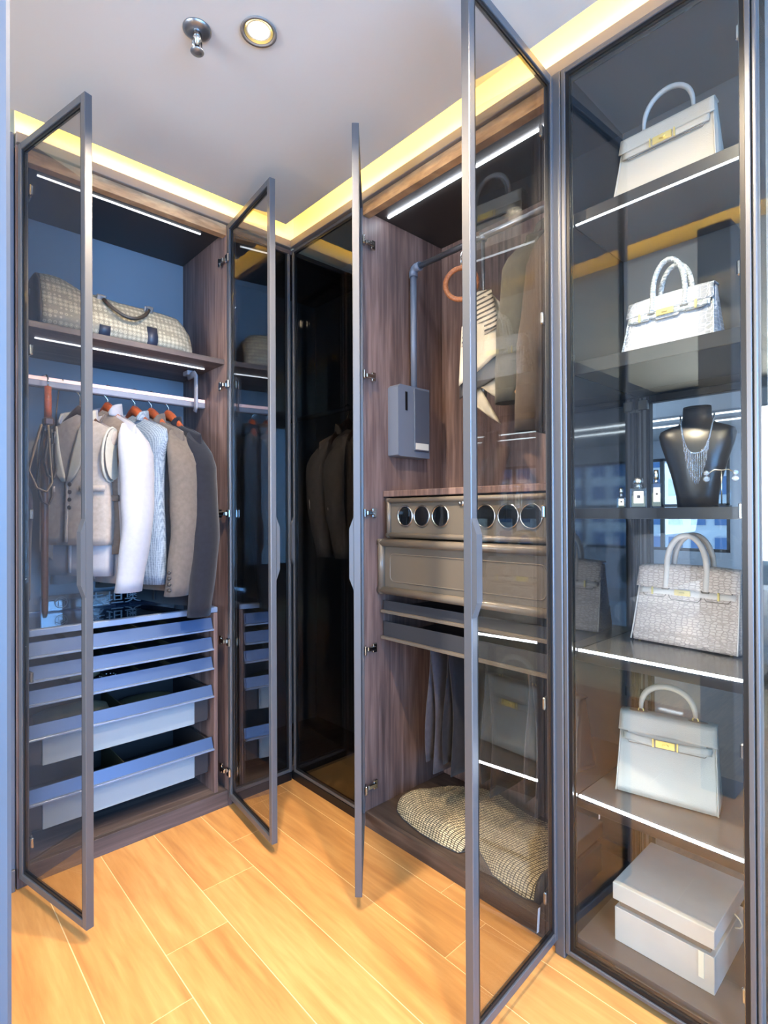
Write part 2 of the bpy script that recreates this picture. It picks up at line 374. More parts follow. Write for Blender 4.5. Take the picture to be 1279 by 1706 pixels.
MB().tube([(.985, 2.30, 1.80), (.985, 2.24, 1.80), (.985, 2.225, 1.79), (.985, 2.225, 1.66), (.985, 2.235, 1.64)], .006, 8, flat=2.6).obox((.985, 2.30, 1.814), (1, 0, 0), (0, 1, 0), (0, 0, 1), .03, .05, .02, .003).build('rail_bracket', K['alu_white'], WA)
add_door(WA, (.338, 2.074), (.434, 1.683), .04, 2.392, -1, arm=(0, 1, 0))
add_door(WA, (1.062, 2.074), (1.020, 1.668), .04, 2.392, 1, arm=(0, 1, 0))

# --- blind corner unit with two dark glass fronts
WC = thing('corner_cabinet', 'closed black glass corner cabinet between the two open wardrobes', 'cabinet', (1.5, 2.3, 0))
panel(WC, 'back_panel', K['backpanel'], 1.0745, 2.541, 0, 1.849, 2.56, 2.40); panel(WC, 'back_panel', K['backpanel'], 1.832, 1.6065, 0, 1.849, 2.54, 2.40)
panel(WC, 'top_panel', K['darkwood_h'], 1.0745, 2.087, 2.38, 1.831, 2.54, 2.40); panel(WC, 'bottom_panel', K['darkwood_h'], 1.0745, 2.109, .0, 1.831, 2.54, .05)
panel(WC, 'plinth', K['metal_dark'], 1.0745, 2.088, 0, 1.366, 2.108, .036); panel(WC, 'plinth', K['metal_dark'], 1.374, 1.6065, 0, 1.394, 2.10, .036)
add_door(WC, (1.0755, 2.097), (1.368, 2.097), .038, 2.40, 1, False, .018, .013, 'smoke_dark', handle=False, name='fixed_front')
add_door(WC, (1.383, 1.607), (1.383, 2.084), .038, 2.40, 1, False, .018, .013, 'smoke_dark', name='door')

# --- wardrobe on the right, with the lift
WB = thing('wardrobe', 'right wardrobe of dark wood with pull-down lift, its smoked glass doors open', 'wardrobe', (1.60, 1.19, 0))
panel(WB, 'side_panel', K['darkwood'], 1.371, 1.587, 0, 1.85, 1.605, 2.40); panel(WB, 'side_panel', K['darkwood'], 1.371, .7765, 0, 1.85, .794, 2.40)
panel(WB, 'back_panel', K['darkwood'], 1.832, .794, .03, 1.85, 1.587, 2.40)
panel(WB, 'top_panel', K['dark_ceiling'], 1.405, .794, 2.378, 1.832, 1.587, 2.40); panel(WB, 'header', K['header'], 1.372, .794, 2.355, 1.404, 1.587, 2.401)
panel(WB, 'plinth', K['darkwood_y'], 1.371, .794, 0, 1.391, 1.587, .056); panel(WB, 'bottom_panel', K['darkwood_y'], 1.391, .794, .036, 1.832, 1.587, .056)
o = panel(WB, 'led_strip', K['led'], 1.479, .83, 2.3735, 1.4855, 1.56, 2.3775); o['label'] = 'glowing white led strip'
add_door(WB, (1.360, 1.592), (1.062, 1.262), .04, 2.392, -1, arm=(1, 0, 0))
d4 = add_door(WB, (1.360, .778), (.950, .752), .04, 2.392, 1, arm=(1, 0, 0))
K['tape'] = mat('white_tape', rgb(225, 228, 232), .6)
MB().obox((1.284, .7845, .118), (.12, 0, 1), (0, 1, 0), (1, 0, -.12), .062, .0006, .010).build('tape_strip', K['tape'], d4)['label'] = 'small white strip of tape'

# ------------------------------------------------------------------ lit display cabinet on the right
DC = thing('display_cabinet', 'tall glass display cabinet of lit shelves with handbags and jewellery', 'cabinet', (1.54, .53, 0))
panel(DC, 'post', K['metal'], 1.350, .7455, 0.0, 1.40, .7755, 2.401, c=.003)
panel(DC, 'post', K['metal'], 1.350, .2985, 0.0, 1.383, .3062, 2.401, c=.002)
panel(DC, 'side_panel', K['gloss_black'], 1.384, .729, .04, 1.829, .745, 2.385)
MB().obox((1.520, .7285, .345), (.02, 0, 1), (0, 1, 0), (1, 0, -.02), .052, .0006, .007).build('tape_strip', K['tape'], DC)['label'] = 'strip of white tape'
MB().prism([(1.560, .386), (1.585, .386), (1.585, .412)], (0, .7284, 0), (1, 0, 0), (0, 0, 1), (0, .0005, 0)).build('tape_scrap', K['tape'], DC)['label'] = 'torn scrap of white tape'
bx(1.384, .3125, .06, 1.829, .3185, 2.385).build('side_glass', K['clear'], DC)['label'] = 'clear glass side'
panel(DC, 'top_panel', K['slate_gloss'], 1.384, .3065, 2.386, 1.83, .745, 2.401)
panel(DC, 'bottom_panel', K['shelf_dark'], 1.384, .3065, .03, 1.83, .745, .055); panel(DC, 'plinth', K['metal_dark'], 1.372, .3065, 0, 1.39, .745, .03)
panel(DC, 'back_panel', K['slate_gloss'], 1.703, .3195, 1.6115, 1.72, .7285, 2.385); panel(DC, 'upper_board', K['shelf_edge'], 1.703, .3195, 1.576, 1.829, .7285, 1.611)
m = MB()
for a in ((.3195, .345), (.690, .7285)): m.box(1.800, a[0], .056, 1.829, a[1], 1.575, .002)
m.box(1.800, .3452, 1.552, 1.829, .6898, 1.575, .002).box(1.800, .3452, .056, 1.829, .6898, .095, .002)
m.build('back_frame', K['metal_dark'], DC)
MB().box(1.796, .700, .06, 1.7995, .708, 1.57).box(1.796, .716, .06, 1.7995, .720, 1.57).build('frame_groove', K['metal'], DC)
bx(1.812, .343, .093, 1.818, .692, 1.554).build('back_glass', K['clear'], DC)['label'] = 'clear glass back'
for z in (.62, 1.545): MB().box(1.784, .690, z - .016, 1.7995, .720, z + .016, .002).box(1.786, .712, z - .022, 1.7995, .728, z - .012, .001).build('hinge', K['chrome'], DC)
K['led_fill'] = emit('led_fill_under_shelf', (1, .95, .86, 1), 5)  # added strips, hidden from view, to light the bag and box below
for z0, z1, led in ((1.982, 2.016, -1), (1.576, 1.611, 0), (1.185, 1.213, 0), (.80, .828, 1), (.405, .433, 1)):
    s = panel(DC, 'shelf', K['shelf_edge' if z0 in (1.576, 1.185) else 'shelf_dark'], 1.394, .3195, z0, 1.702 if z0 > 1.5 else 1.795, .7285, z1, c=.001)
    if led > 0: panel(DC, 'led_strip', K['led_fill'], 1.402, .335, z0 - .003, 1.410, .722, z0 - .0002)['label'] = 'added unseen light line under the front of the shelf'
    panel(DC, 'shelf_edge', K['shelf_edge'], 1.3895, .3195, z0 + (.0035 if led < 0 else 0), 1.3938, .7285, z1 - (.0012 if led > 0 else 0))
    if led: panel(DC, 'led_strip', K['led' if led > 0 else 'led_soft'], 1.3865, .335, (z1 - .001) if led > 0 else z0 - .001, 1.3925, .722, (z1 + .0045) if led > 0 else z0 + .003)['label'] = 'thin white light line along the front edge of the shelf'
d = add_door(DC, (1.361, .309), (1.361, .743), .018, 2.396, 1, glassm='clear', arm=(1, 0, 0), st=.011, handle=False)
m = MB(); m.box(1.3665, .321, .03, 1.3705, .334, 2.384); m.box(1.3665, .718, .03, 1.3705, .731, 2.384); m.box(1.3665, .3345, .03, 1.3705, .7175, .05); m.box(1.3665, .3345, 2.362, 1.3705, .7175, 2.384)
m.build('black_border', K['gloss_black'], d)

# glazed partition that carries on to the right of the display cabinet
K['pale_wall'] = mat('pale_grey_wall', rgb(150, 151, 154), .7)
GP = thing('glass_partition', 'narrow edge of a clear glass partition at the right edge of the picture', 'partition', (1.36, -.2, 0))
panel(GP, 'post', K['metal'], 1.350, -.92, 0, 1.385, -.89, 2.401, c=.003)
panel(GP, 'bottom_rail', K['metal'], 1.352, -.889, 0, 1.383, .2975, .05, c=.003); panel(GP, 'top_rail', K['metal'], 1.352, -.889, 2.36, 1.383, .2975, 2.401, c=.003)
S('wall_right', bx(1.46, -.92, 0, 1.54, .305, 2.437), K['pale_wall'])
bx(1.364, -.8885, .0505, 1.370, .2975, 2.3595).build('glass_pane', K['clear'], GP)

# ------------------------------------------------------------------ lounge seen through the display cabinet
K['lounge_floor'] = wood('lounge_floor_wood', rgb(88, 68, 52), rgb(124, 98, 76), scale=(.8, 8, 8), rough=.35)
K['lounge_ceiling'] = mat('lounge_ceiling_paint', rgb(176, 182, 192), .8)
K['lounge_wall'] = mat('lounge_wall_paint', rgb(176, 182, 190), .7, var=.04)
S('floor_lounge', bx(1.765, -6, -.06, 10.2, 5, 0), K['lounge_floor']); S('ceiling_lounge', bx(1.86, -6, 2.46, 10.2, 5, 2.55), K['lounge_ceiling'])
WY = ((-4.6, -2.7), (2.6, 4.7))
m = MB(); ys = [-6, WY[0][0], WY[0][1], WY[1][0], WY[1][1], 5]
for i in (0, 2, 4): m.box(10, ys[i], 0, 10.15, ys[i + 1], 2.46)
for a, b in WY: m.box(10, a, 0, 10.15, b, .55).box(10, a, 2.15, 10.15, b, 2.46)
S('wall_lounge', m, K['lounge_wall'])
S('wall_lounge_right', bx(1.86, -6.1, 0, 10.15, -6, 2.46), K['lounge_wall']); S('wall_lounge_left', bx(1.86, 5, 0, 10.15, 5.1, 2.46), K['lounge_wall'])
S('wall_partition', bx(1.77, 2.62, 0, 1.85, 5, 2.46), K['lounge_wall'])
for n_, (a, b) in zip((3, 4), WY):
    m = MB(); ym = (a + b) / 2
    for y in (a, ym - .03, b - .06): m.box(10.04, y, .55, 10.1, y + .06, 2.15)
    for z in (.55, 1.3, 2.10): m.box(10.04, a, z, 10.1, b, z + .05)
    w = S('window_%d' % n_, m, K['metal_dark'])
    bx(10.065, a + .03, .58, 10.071, b - .03, 2.12).build('pane', K['clear'], w)
K['led_lounge'] = emit('lounge_linear_light', (.85, .92, 1, 1), 4)
for x, lab in ((7.6, 'nearer long linear ceiling light of the lounge behind the glass cabinet'), (8.2, 'farther long linear ceiling light of the lounge behind the glass cabinet')):
    t = thing('linear_light', lab, 'light', (x, .2, 2.43), group='linear lights of the lounge')
    bx(x - .05, -4.5, 2.43, x + .05, 4.5, 2.4595).build('housing', K['steel'], t); bx(x - .04, -4.48, 2.424, x + .04, 4.48, 2.4295).build('diffuser', K['led_lounge'], t)
K['upholstery'] = mat('white_upholstery', rgb(214, 216, 222), .9, bump=.1)
K['facade'] = mat('white_facade', rgb(225, 230, 238), .7); K['facade_glass'] = mat('blue_window_glass', rgb(70, 120, 175), .2)
so = thing('sofa', 'low white sofa in the lounge beyond the glass', 'sofa', (5.2, -1.3, 0))
MB().box(4.75, -2.3, .08, 5.7, -.3, .42, .04).build('seat', K['upholstery'], so); MB().box(5.71, -2.3, .08, 5.92, -.3, .82, .05).build('backrest', K['upholstery'], so)
for y in (-2.49, -.299): MB().box(4.75, y, .08, 5.92, y + .18, .6, .05).build('armrest', K['upholstery'], so)
for x in (4.8, 5.8):
    for y in (-2.4, -.25): MB().cyl((x, y, 0), (x, y, .08), .02, .025, 8).build('leg', K['metal_dark'], so)
K['cushion'] = mat('grey_cushion', rgb(120, 122, 128), .9)
for y, c in ((-1.9, 'grey cushion on the right half of the lounge sofa'), (-.8, 'grey cushion on the left half of the lounge sofa')):
    o = origin(MB().loft([[(5.66 + dx - .08 * dz, y + .22 * w_ * cos(a), .63 + dz + .19 * w_ * sin(a)) for a in [2 * pi * k / 16 for k in range(16)]] for dx, w_, dz in ((-.14, .5, 0), (-.11, .9, 0), (-.07, 1, 0), (-.03, .9, 0), (0, .5, 0))]).build('cushion', K['cushion']))
    tag(o, c, 'cushion', 'sofa cushions')
st = thing('side_table', 'small dark side table beside the lounge sofa', 'table', (6.4, -1.8, 0))
MB().lathe([(.26, .5), (.26, .53)], (6.4, -1.8, 0)).build('tabletop', K['metal_dark'], st); MB().cyl((6.4, -1.8, .02), (6.4, -1.8, .5), .025).build('stem', K['metal_dark'], st); MB().lathe([(.18, 0), (.17, .02)], (6.4, -1.8, 0)).build('base', K['metal_dark'], st)
tag(origin(MB().lathe([(.05, .53), (.09, .60), (.10, .68), (.05, .78), (.04, .82), (.05, .84)], (6.4, -1.8, 0)).build('vase', K['chrome'])), 'silver vase on the lounge side table', 'vase')
for bi, (x, y, w, h, lab) in enumerate(((34, 10.4, 6, 30, 'white tower block seen through the lounge window, the nearer one'), (48, 22, 9, 34, 'white tower block seen through the lounge window, the farther one'), (40, -16, 8, 30, 'white tower block outside the right-hand lounge window'))):
    b = thing('tower_block', lab, 'building', (x, y, -20))
    MB().box(x, y - w / 2, -20, x + 6, y + w / 2, h - 20).build('wall', K['facade'], b)
    for i in range(5):
        for j in range(9): MB().box(x - .12, y - w / 2 + (i + .2) * w / 5, -8 + j * 1.7, x - .005, y - w / 2 + (i + .8) * w / 5, -7.0 + j * 1.7).build('window', K['facade_glass'], b)
# bedroom beyond the opening: bed seen only as a reflection
be = thing('bed', 'low bed with white bedding in the room beyond the opening', 'bed', (-2.6, 1.2, 0))
MB().box(-3.6, .3, .06, -1.6, 2.0, .3, .03).build('bed_base', K['cushion'], be); MB().box(-3.58, .33, .301, -1.62, 1.97, .5, .06).build('mattress', K['upholstery'], be)
MB().box(-3.6, 2.01, .06, -1.6, 2.10, 1.0, .03).build('headboard', K['cushion'], be)

# ------------------------------------------------------------------ drawer unit inside the left wardrobe
K['alu'] = mat('daylit_blue_aluminium', rgb(62, 82, 116), .42, .3); K['alu_lip'] = mat('pale_aluminium_edge', rgb(118, 134, 160), .4, .3)  # front metal made bluer in colour for the blue daylight on it
K['tray'] = mat('dark_tray', rgb(44, 42, 44), .6); K['leatherette'] = mat('pale_leatherette_front', rgb(132, 144, 152), .6, bump=.1, bscale=300)
K['felt'] = mat('olive_felt', rgb(82, 76, 52), .95)
DU = thing('drawer_unit', 'built-in unit of pull-out trays with daylight-blue metal rims under the hanging suits', 'drawers', (.68, 2.3, .064))
panel(DU, 'side_panel', K['darkwood'], 1.002, 2.100, .0645, 1.018, 2.515, .80); panel(DU, 'side_panel', K['darkwood'], .343, 2.100, .0645, .352, 2.515, .80)
panel(DU, 'back_panel', K['tray'], .3525, 2.500, .0645, 1.0015, 2.515, .80)
m = MB(); m.box(.343, 2.098, .801, 1.018, 2.124, .823, .002).box(.343, 2.495, .801, 1.018, 2.515, .823, .002).box(.343, 2.1245, .801, .36, 2.4945, .823, .002).box(1.001, 2.1245, .801, 1.018, 2.4945, .823, .002)
m.build('top_frame', K['alu_lip'], DU)
bx(.361, 2.125, .812, 1.000, 2.494, .820).build('glass_top', glass('glass_top_tint', (.62, .66, .72, 1), .08), DU)
for zb, zt, deep in ((.731, .780, 0), (.651, .700, 0), (.573, .620, 0), (.460, .505, 1), (.246, .292, 1)):
    bot = zb - .10 if deep else zb + .004
    m = MB(); m.box(.366, 2.13, bot, .988, 2.48, bot + .006); m.box(.366, 2.13, bot, .372, 2.48, zt - .01); m.box(.982, 2.13, bot, .988, 2.48, zt - .01); m.box(.372, 2.474, bot, .982, 2.48, zt - .01); m.box(.372, 2.13, bot, .982, 2.136, zt - .01)
    dr = m.build('drawer', K['tray'], DU)
    y0 = 2.096
    MB().prism([(0, zb + .006), (.006, zb + .006), (.022, zt), (.016, zt)], (.358, y0, 0), (0, 1, 0), (0, 0, 1), (.638, 0, 0)).build('drawer_front', K['alu'], dr)
    MB().box(.358, y0 - .012, zb, .996, y0 + .010, zb + .007, .001).build('pull_lip', K['alu_lip'], dr)
    if deep: MB().box(.402, 2.118, bot + .0, .928, 2.1295, zb - .002, .002).build('front_panel', K['leatherette'], dr)
    m = MB()
    if not deep:
        for k in range(1, 5): m.box(.372 + .122 * k, 2.137, bot + .006, .376 + .122 * k, 2.473, zt - .018)
    else: m.box(.68, 2.137, bot + .006, .684, 2.473, zt - .03)
    m.build('divider', K['felt'], dr)
def folded(name, lab, cat, x, y, z, sx, sy, h, m, seed):
    r = random.Random(seed); rings = []
    for k in range(6):
        t = k / 5; w = 1 - .25 * abs(2 * t - 1) ** 3
        rings.append([(x + sx * (2 * t - 1), y + sy * w * cos(a) * (1 + .06 * r.random()), z + h * .5 * (1 + w * sin(a) * (.9 + .1 * r.random()))) for a in [2 * pi * j / 14 for j in range(14)]])
    return tag(origin(MB().loft(rings).build(name, m)), lab, cat)
K['khaki'] = mat('khaki_cloth', rgb(122, 108, 84), .9, var=.15, vscale=30, bump=.3, bscale=400)
folded('folded_sweater', 'rolled khaki knit in the upper deep tray, left half', 'clothing', .52, 2.27, .368, .12, .10, .135, K['khaki'], 1)
folded('folded_shirt', 'rolled olive shirt in the upper deep tray, right half', 'clothing', .80, 2.30, .368, .10, .09, .10, K['felt'], 2)
folded('scarf', 'rolled brown scarf in the third shallow tray', 'clothing', .56, 2.3, .584, .05, .09, .05, K['khaki'], 3)
def beads(name, lab, x, y, z, n, r, col):
    m = MB()
    for k in range(n):
        a = 2 * pi * k / n; m.lathe([(.0005, -r), (r * .7, -r * .7), (r, 0), (r * .7, r * .7), (.0005, r)], (x + .028 * cos(a), y + .02 * sin(a), z + r), 8)
    return tag(origin(m.build(name, col)), lab, 'jewellery')
beads('bracelet', 'small silver bead bracelet at the front of the upper deep tray', .70 + .06, 2.19, .368, 12, .006, K['chrome'])
beads('bracelet', 'silver bead bracelet lying in the third shallow tray', .64, 2.24, .584, 12, .006, K['chrome'])
# low acrylic sign block standing at the back of the glass top
K['acryl'] = glass('acrylic_tint', (.55, .60, .66, 1), .10)
sg = thing('acrylic_sign', 'low dark acrylic name block with faint characters on the glass top', 'sign', (.72, 2.46, .8235))
MB().box(.46, 2.452, .8235, .985, 2.47, .885, .002).build('block', K['acryl'], sg)
def text_mesh(name, s, size, loc, u, v, m, parent, depth=.001):
    c = bpy.data.curves.new(name, 'FONT'); c.body = s; c.size = size; c.extrude = depth; c.align_x = 'LEFT'; c.resolution_u = 3
    o = bpy.data.objects.new('tmp', c); COL.objects.link(o)
    me = bpy.data.meshes.new_from_object(o.evaluated_get(bpy.context.evaluated_depsgraph_get())); bpy.data.objects.remove(o)
    u = Vector(u); v = Vector(v); w = u.cross(v); M = Matrix((u, v, w)).transposed().to_4x4(); M.translation = Vector(loc)
    me.transform(M); mb = MB(); mb.add([x.co.copy() for x in me.vertices], [tuple(p.vertices) for p in me.polygons], False)
    return mb.build(name, m, parent)
K['print_grey'] = mat('grey_print', rgb(120, 126, 134), .5)
text_mesh('lettering', '\u53bb\u5766\u5965', .058, (.62, 2.4505, .833), (1.25, 0, 0), (0, 0, 1), K['print_grey'], sg)
MB().tube([(.53 + .022 * cos(a), 2.4508, .856 + .022 * sin(a)) for a in [2 * pi * k / 20 for k in range(20)]], .0015, 6, True).tube([(.51, 2.4508, .86), (.53, 2.4508, .872), (.55, 2.4508, .86)], .0015, 6).tube([(.52, 2.4508, .86), (.52, 2.4508, .842), (.54, 2.4508, .842), (.54, 2.4508, .86)], .0015, 6).build('emblem', K['print_grey'], sg)

# ------------------------------------------------------------------ chest of drawers inside the right wardrobe
K['champ'] = mat('champagne_lacquer', rgb(116, 107, 96), .36, .15, coat=.25); K['champ_in'] = mat('champagne_panel', rgb(102, 94, 83), .45, .1)
K['watch_glass'] = mat('porthole_glass', rgb(14, 18, 22), .05, spec=.8)
CH = thing('drawer_chest', 'champagne drawer chest with six round watch windows inside the right wardrobe', 'drawers', (1.64, 1.19, .70))
panel(CH, 'counter', K['darkwood'], 1.47, .7945, 1.268, 1.8315, 1.5865, 1.292, c=.002)
def rim(par, x, ya, yb, za, zb, w, proud, m, name='moulding'):
    g = MB(); r = w / 2
    for (p, q) in (((x, ya, za + r), (x, yb, za + r)), ((x, ya, zb - r), (x, yb, zb - r)), ((x, ya + r, za), (x, ya + r, zb)), ((x, yb - r, za), (x, yb - r, zb))):
        g.tube([p, q], r, 12)
    return g.build(name, m, par)
wd = MB().box(1.472, .800, 1.108, 1.80, 1.560, 1.262).build('watch_drawer', K['champ_in'], CH)
rim(wd, 1.469, .800, 1.560, 1.108, 1.262, .020, 0, K['champ'])
for y in (1.463, 1.377, 1.286, 1.089, 1.0, .916):
    o = MB().tube([(1.4712, y + .0385 * cos(a), 1.192 + .0385 * sin(a)) for a in [2 * pi * k / 28 for k in range(28)]], .0035, 8, True).build('porthole_ring', K['chrome'], wd)
    MB().lathe([(.038, 0), (.036, .001)], (1.4708, y, 1.192), 28, (-1, 0, 0)).build('porthole_glass', K['watch_glass'], wd)
MB().lathe([(.013, 0), (.013, .004), (.009, .006), (.004, .006), (.003, .003)], (1.4715, 1.188, 1.238), 20, (-1, 0, 0)).build('lock', K['chrome'], wd)
jd = MB().box(1.452, .796, .888, 1.80, 1.585, 1.103).build('jewellery_drawer', K['champ_in'], CH)
rim(jd, 1.447, .796, 1.585, .888, 1.103, .030, 0, K['champ'])
rr = []
for cy, cz, a0 in ((1.50, .985, pi / 2 * 0), (1.50, 1.015, 0), (.86, 1.015, 0), (.86, .985, 0)): pass
pts = []
for (cy, cz, s) in ((1.505, 1.024, 0), (.876, 1.024, 1), (.876, .962, 2), (1.505, .962, 3)):
    for k in range(6):
        a = pi / 2 * s + pi / 2 * k / 5; pts.append((1.4515, cy + .022 * cos(a), cz + .022 * sin(a)))
MB().tube(pts, .0022, 6, True).build('routed_line', K['champ'], jd)
for zb, zt in ((.815, .872), (.712, .790)):
    g = MB(); g.box(1.462, .80, zb, 1.80, 1.578, zb + .01); g.box(1.462, .80, zb + .01, 1.47, 1.578, zt - .012); g.box(1.47, .80, zb + .01, 1.476, .808, zt)
    tr = g.build('pull_out_tray', mat('tray_charcoal', rgb(52, 54, 60), .5), CH)
    MB().box(1.448, .797, zb - .002, 1.4615, 1.581, zb + .009, .001).build('pull_lip', K['champ'], tr)
panel(CH, 'back_board', K['darkwood'], 1.801, .80, .70, 1.8315, 1.578, 1.267)
for k in range(9): MB().cyl((1.50, .86 + .085 * k, .705), (1.78, .86 + .085 * k, .705), .006, n=8).build('trouser_bar', K['steel'], CH)

# ------------------------------------------------------------------ pull-down lift
LF = thing('wardrobe_lift', 'grey pull-down wardrobe lift with motor box on the dark wood side', 'wardrobe lift', (1.6, 1.55, 1.43))
K['lift'] = mat('lift_grey_plastic', rgb(112, 122, 140), .42, .2); K['lift_dark'] = mat('lift_dark_cover', rgb(74, 82, 98), .35)
g = MB(); g.prism([(1.500, 1.435), (1.512, 1.430), (1.682, 1.43), (1.682, 1.716), (1.512, 1.716), (1.500, 1.706)], (0, 1.528, 0), (1, 0, 0), (0, 0, 1), (0, .0585, 0))
mb_ = g.build('motor_box', K['lift'], LF)
MB().box(1.586, 1.521, 1.455, 1.676, 1.5275, 1.708, .003).build('cover', K['lift_dark'], mb_)
MB().box(1.540, 1.5265, 1.615, 1.552, 1.5278, 1.690).build('slot', K['metal_dark'], mb_)
o = MB().box(1.592, 1.5195, 1.462, 1.668, 1.5209, 1.488).build('sticker', mat('white_sticker', rgb(205, 205, 200), .6), mb_); o['label'] = 'small white sticker'
MB().cyl((1.616, 1.553, 1.7165), (1.616, 1.553, 2.185), .013, n=14).build('upright_tube', K['lift'], LF)
MB().tube([(1.616, 1.553, 2.176), (1.616, 1.553, 2.196), (1.616, 1.547, 2.207), (1.616, 1.535, 2.211), (1.616, 1.513, 2.211)], .018, 14).build('elbow', K['lift'], LF)
MB().cyl((1.616, 1.530, 2.211), (1.616, .86, 2.211), .0115, n=14).build('hanging_rail', K['steel'], LF)
MB().tube([(1.616, .868, 2.211), (1.616, .842, 2.211), (1.616, .836, 2.205), (1.616, .836, 2.19)], .018, 14).build('elbow', K['lift'], LF); MB().cyl((1.616, .836, 1.70), (1.616, .836, 2.19), .013, n=14).build('upright_tube', K['lift'], LF)
MB().box(1.505, .7945, 1.43, 1.682, .852, 1.70, .006).build('motor_box', K['lift'], LF)
MB().cyl((1.616, 1.20, 1.70), (1.616, 1.20, 2.20), .007, n=10).lathe([(.014, 2.196), (.016, 2.205), (.014, 2.222)], (1.616, 1.20, 0), 12).lathe([(.007, 1.62), (.012, 1.63), (.012, 1.69), (.007, 1.70)], (1.616, 1.20, 0), 12).build('pull_rod', K['steel'], LF)

# ------------------------------------------------------------------ ceiling fittings
DLt = thing('downlight', 'round recessed downlight glowing in the pale ceiling', 'light', (.725, 1.25, 2.452))
MB().lathe([(.044, 0), (.047, -.004), (.040, -.005), (.036, .002), (.034, .006)], (.725, 1.25, 2.459), 32, cap0=False, cap1=False).build('bezel', K['fascia'], DLt)
MB().lathe([(.0365, -.001), (.026, .006)], (.725, 1.25, 2.4575), 32, cap0=False, cap1=False).build('reflector', K['gold'], DLt)
MB().lathe([(.026, 0), (.001, .0005)], (.725, 1.25, 2.4592), 24).build('lamp', K['lamp'], DLt)
def spot(loc, power, ang=150, blend=.8, col=(1, .80, .56), tgt=None):
    l = bpy.data.lights.new('downlight_beam', 'SPOT'); l.energy = power; l.color = col; l.spot_size = radians(ang); l.spot_blend = blend; l.shadow_soft_size = .03
    o = bpy.data.objects.new('downlight_beam', l); COL.objects.link(o); o.location = loc
    if tgt: o.rotation_euler = (Vector(tgt) - Vector(loc)).to_track_quat('-Z', 'Y').to_euler()
    return o
spot((.725, 1.25, 2.445), 95)
for y, lab in ((.35, 'round recessed downlight in the ceiling overhead, nearer than the one in view'), (-.6, 'round recessed downlight in the ceiling behind the viewer')):
    d2 = thing('downlight', lab, 'light', (.725, y, 2.452))
    for ch in DLt.children:
        c = ch.copy(); COL.objects.link(c); c.parent = d2
    spot((.725, y, 2.445), 95)
SPK = thing('sprinkler', 'chrome fire sprinkler head sticking out of the pale ceiling', 'sprinkler', (.606, 1.355, 2.39))
sx_, sy_ = .606, 1.355
MB().lathe([(.036, 0), (.036, -.003), (.028, -.008), (.014, -.011)], (sx_, sy_, 2.4597), 28).build('escutcheon', K['steel'], SPK)
MB().lathe([(.011, 0), (.011, -.016), (.008, -.02), (.006, -.03)], (sx_, sy_, 2.449), 16).tube([(sx_ - .010, sy_, 2.432), (sx_ - .013, sy_, 2.418), (sx_ - .004, sy_, 2.405)], .0025, 8).tube([(sx_ + .010, sy_, 2.432), (sx_ + .013, sy_, 2.418), (sx_ + .004, sy_, 2.405)], .0025, 8).cyl((sx_, sy_, 2.42), (sx_, sy_, 2.404), .003).build('frame_arms', K['chrome'], SPK)
MB().lathe([(.006, 0), (.017, -.002), (.017, -.004), (.005, -.007)], (sx_, sy_, 2.405), 20).build('deflector', K['steel'], SPK)

# ------------------------------------------------------------------ clothes on hangers
def fabric(name, col, var=.12, vs=60, bump=.35, bs=900, rough=.92, stretch=(1, 1, 1), col2=None):
    return mat(name, col, rough, var=var, vscale=vs, bump=bump, bscale=bs, stretch=stretch, col2=col2, spec=.15, sheen=.15)
def weave(name, c1, c2, sx, sz, rough=.9, mixn=.35):
    """woven cloth: two crossed bands of threads with noise"""
    m, n, b = new_mat(name)
    tc = n.nodes.new('ShaderNodeTexCoord'); b.inputs['Roughness'].default_value = rough; b.inputs['Specular IOR Level'].default_value = .15
    outs = []
    for d, s in (('X', sx), ('Z', sz), ('Y', sx)):
        w = n.nodes.new('ShaderNodeTexWave'); w.wave_type = 'BANDS'; w.bands_direction = d; w.inputs['Scale'].default_value = s; w.inputs['Distortion'].default_value = 1.5; w.inputs['Detail'].default_value = 2
        n.links.new(tc.outputs['Object'], w.inputs['Vector']); outs.append(w.outputs['Fac'])
    nz = n.nodes.new('ShaderNodeTexNoise'); nz.inputs['Scale'].default_value = 120; nz.inputs['Detail'].default_value = 4; n.links.new(tc.outputs['Object'], nz.inputs['Vector'])
    a = n.nodes.new('ShaderNodeMath'); a.operation = 'ADD'; n.links.new(outs[0], a.inputs[0]); n.links.new(outs[1], a.inputs[1])
    a2 = n.nodes.new('ShaderNodeMath'); a2.operation = 'ADD'; n.links.new(a.outputs[0], a2.inputs[0]); n.links.new(outs[2], a2.inputs[1])
    mu = n.nodes.new('ShaderNodeMath'); mu.operation = 'MULTIPLY_ADD'; mu.inputs[1].default_value = (1 - mixn) / 3; n.links.new(a2.outputs[0], mu.inputs[0])
    m2 = n.nodes.new('ShaderNodeMath'); m2.operation = 'MULTIPLY'; m2.inputs[1].default_value = mixn; n.links.new(nz.outputs['Fac'], m2.inputs[0]); n.links.new(m2.outputs[0], mu.inputs[2])
    r = n.nodes.new('ShaderNodeValToRGB'); r.color_ramp.elements[0].position = .3; r.color_ramp.elements[1].position = .65
    r.color_ramp.elements[0].color = c1; r.color_ramp.elements[1].color = c2; n.links.new(mu.outputs[0], r.inputs[0]); n.links.new(r.outputs[0], b.inputs['Base Color'])
    bp = n.nodes.new('ShaderNodeBump'); bp.inputs['Strength'].default_value = .3; bp.inputs['Distance'].default_value = .001; n.links.new(mu.outputs[0], bp.inputs['Height']); n.links.new(bp.outputs[0], b.inputs['Normal'])
    return m
K['hang_wood'] = wood('hanger_wood', rgb(120, 54, 28), rgb(172, 86, 48), scale=(8, 30, 30), rough=.3, spec=.6)
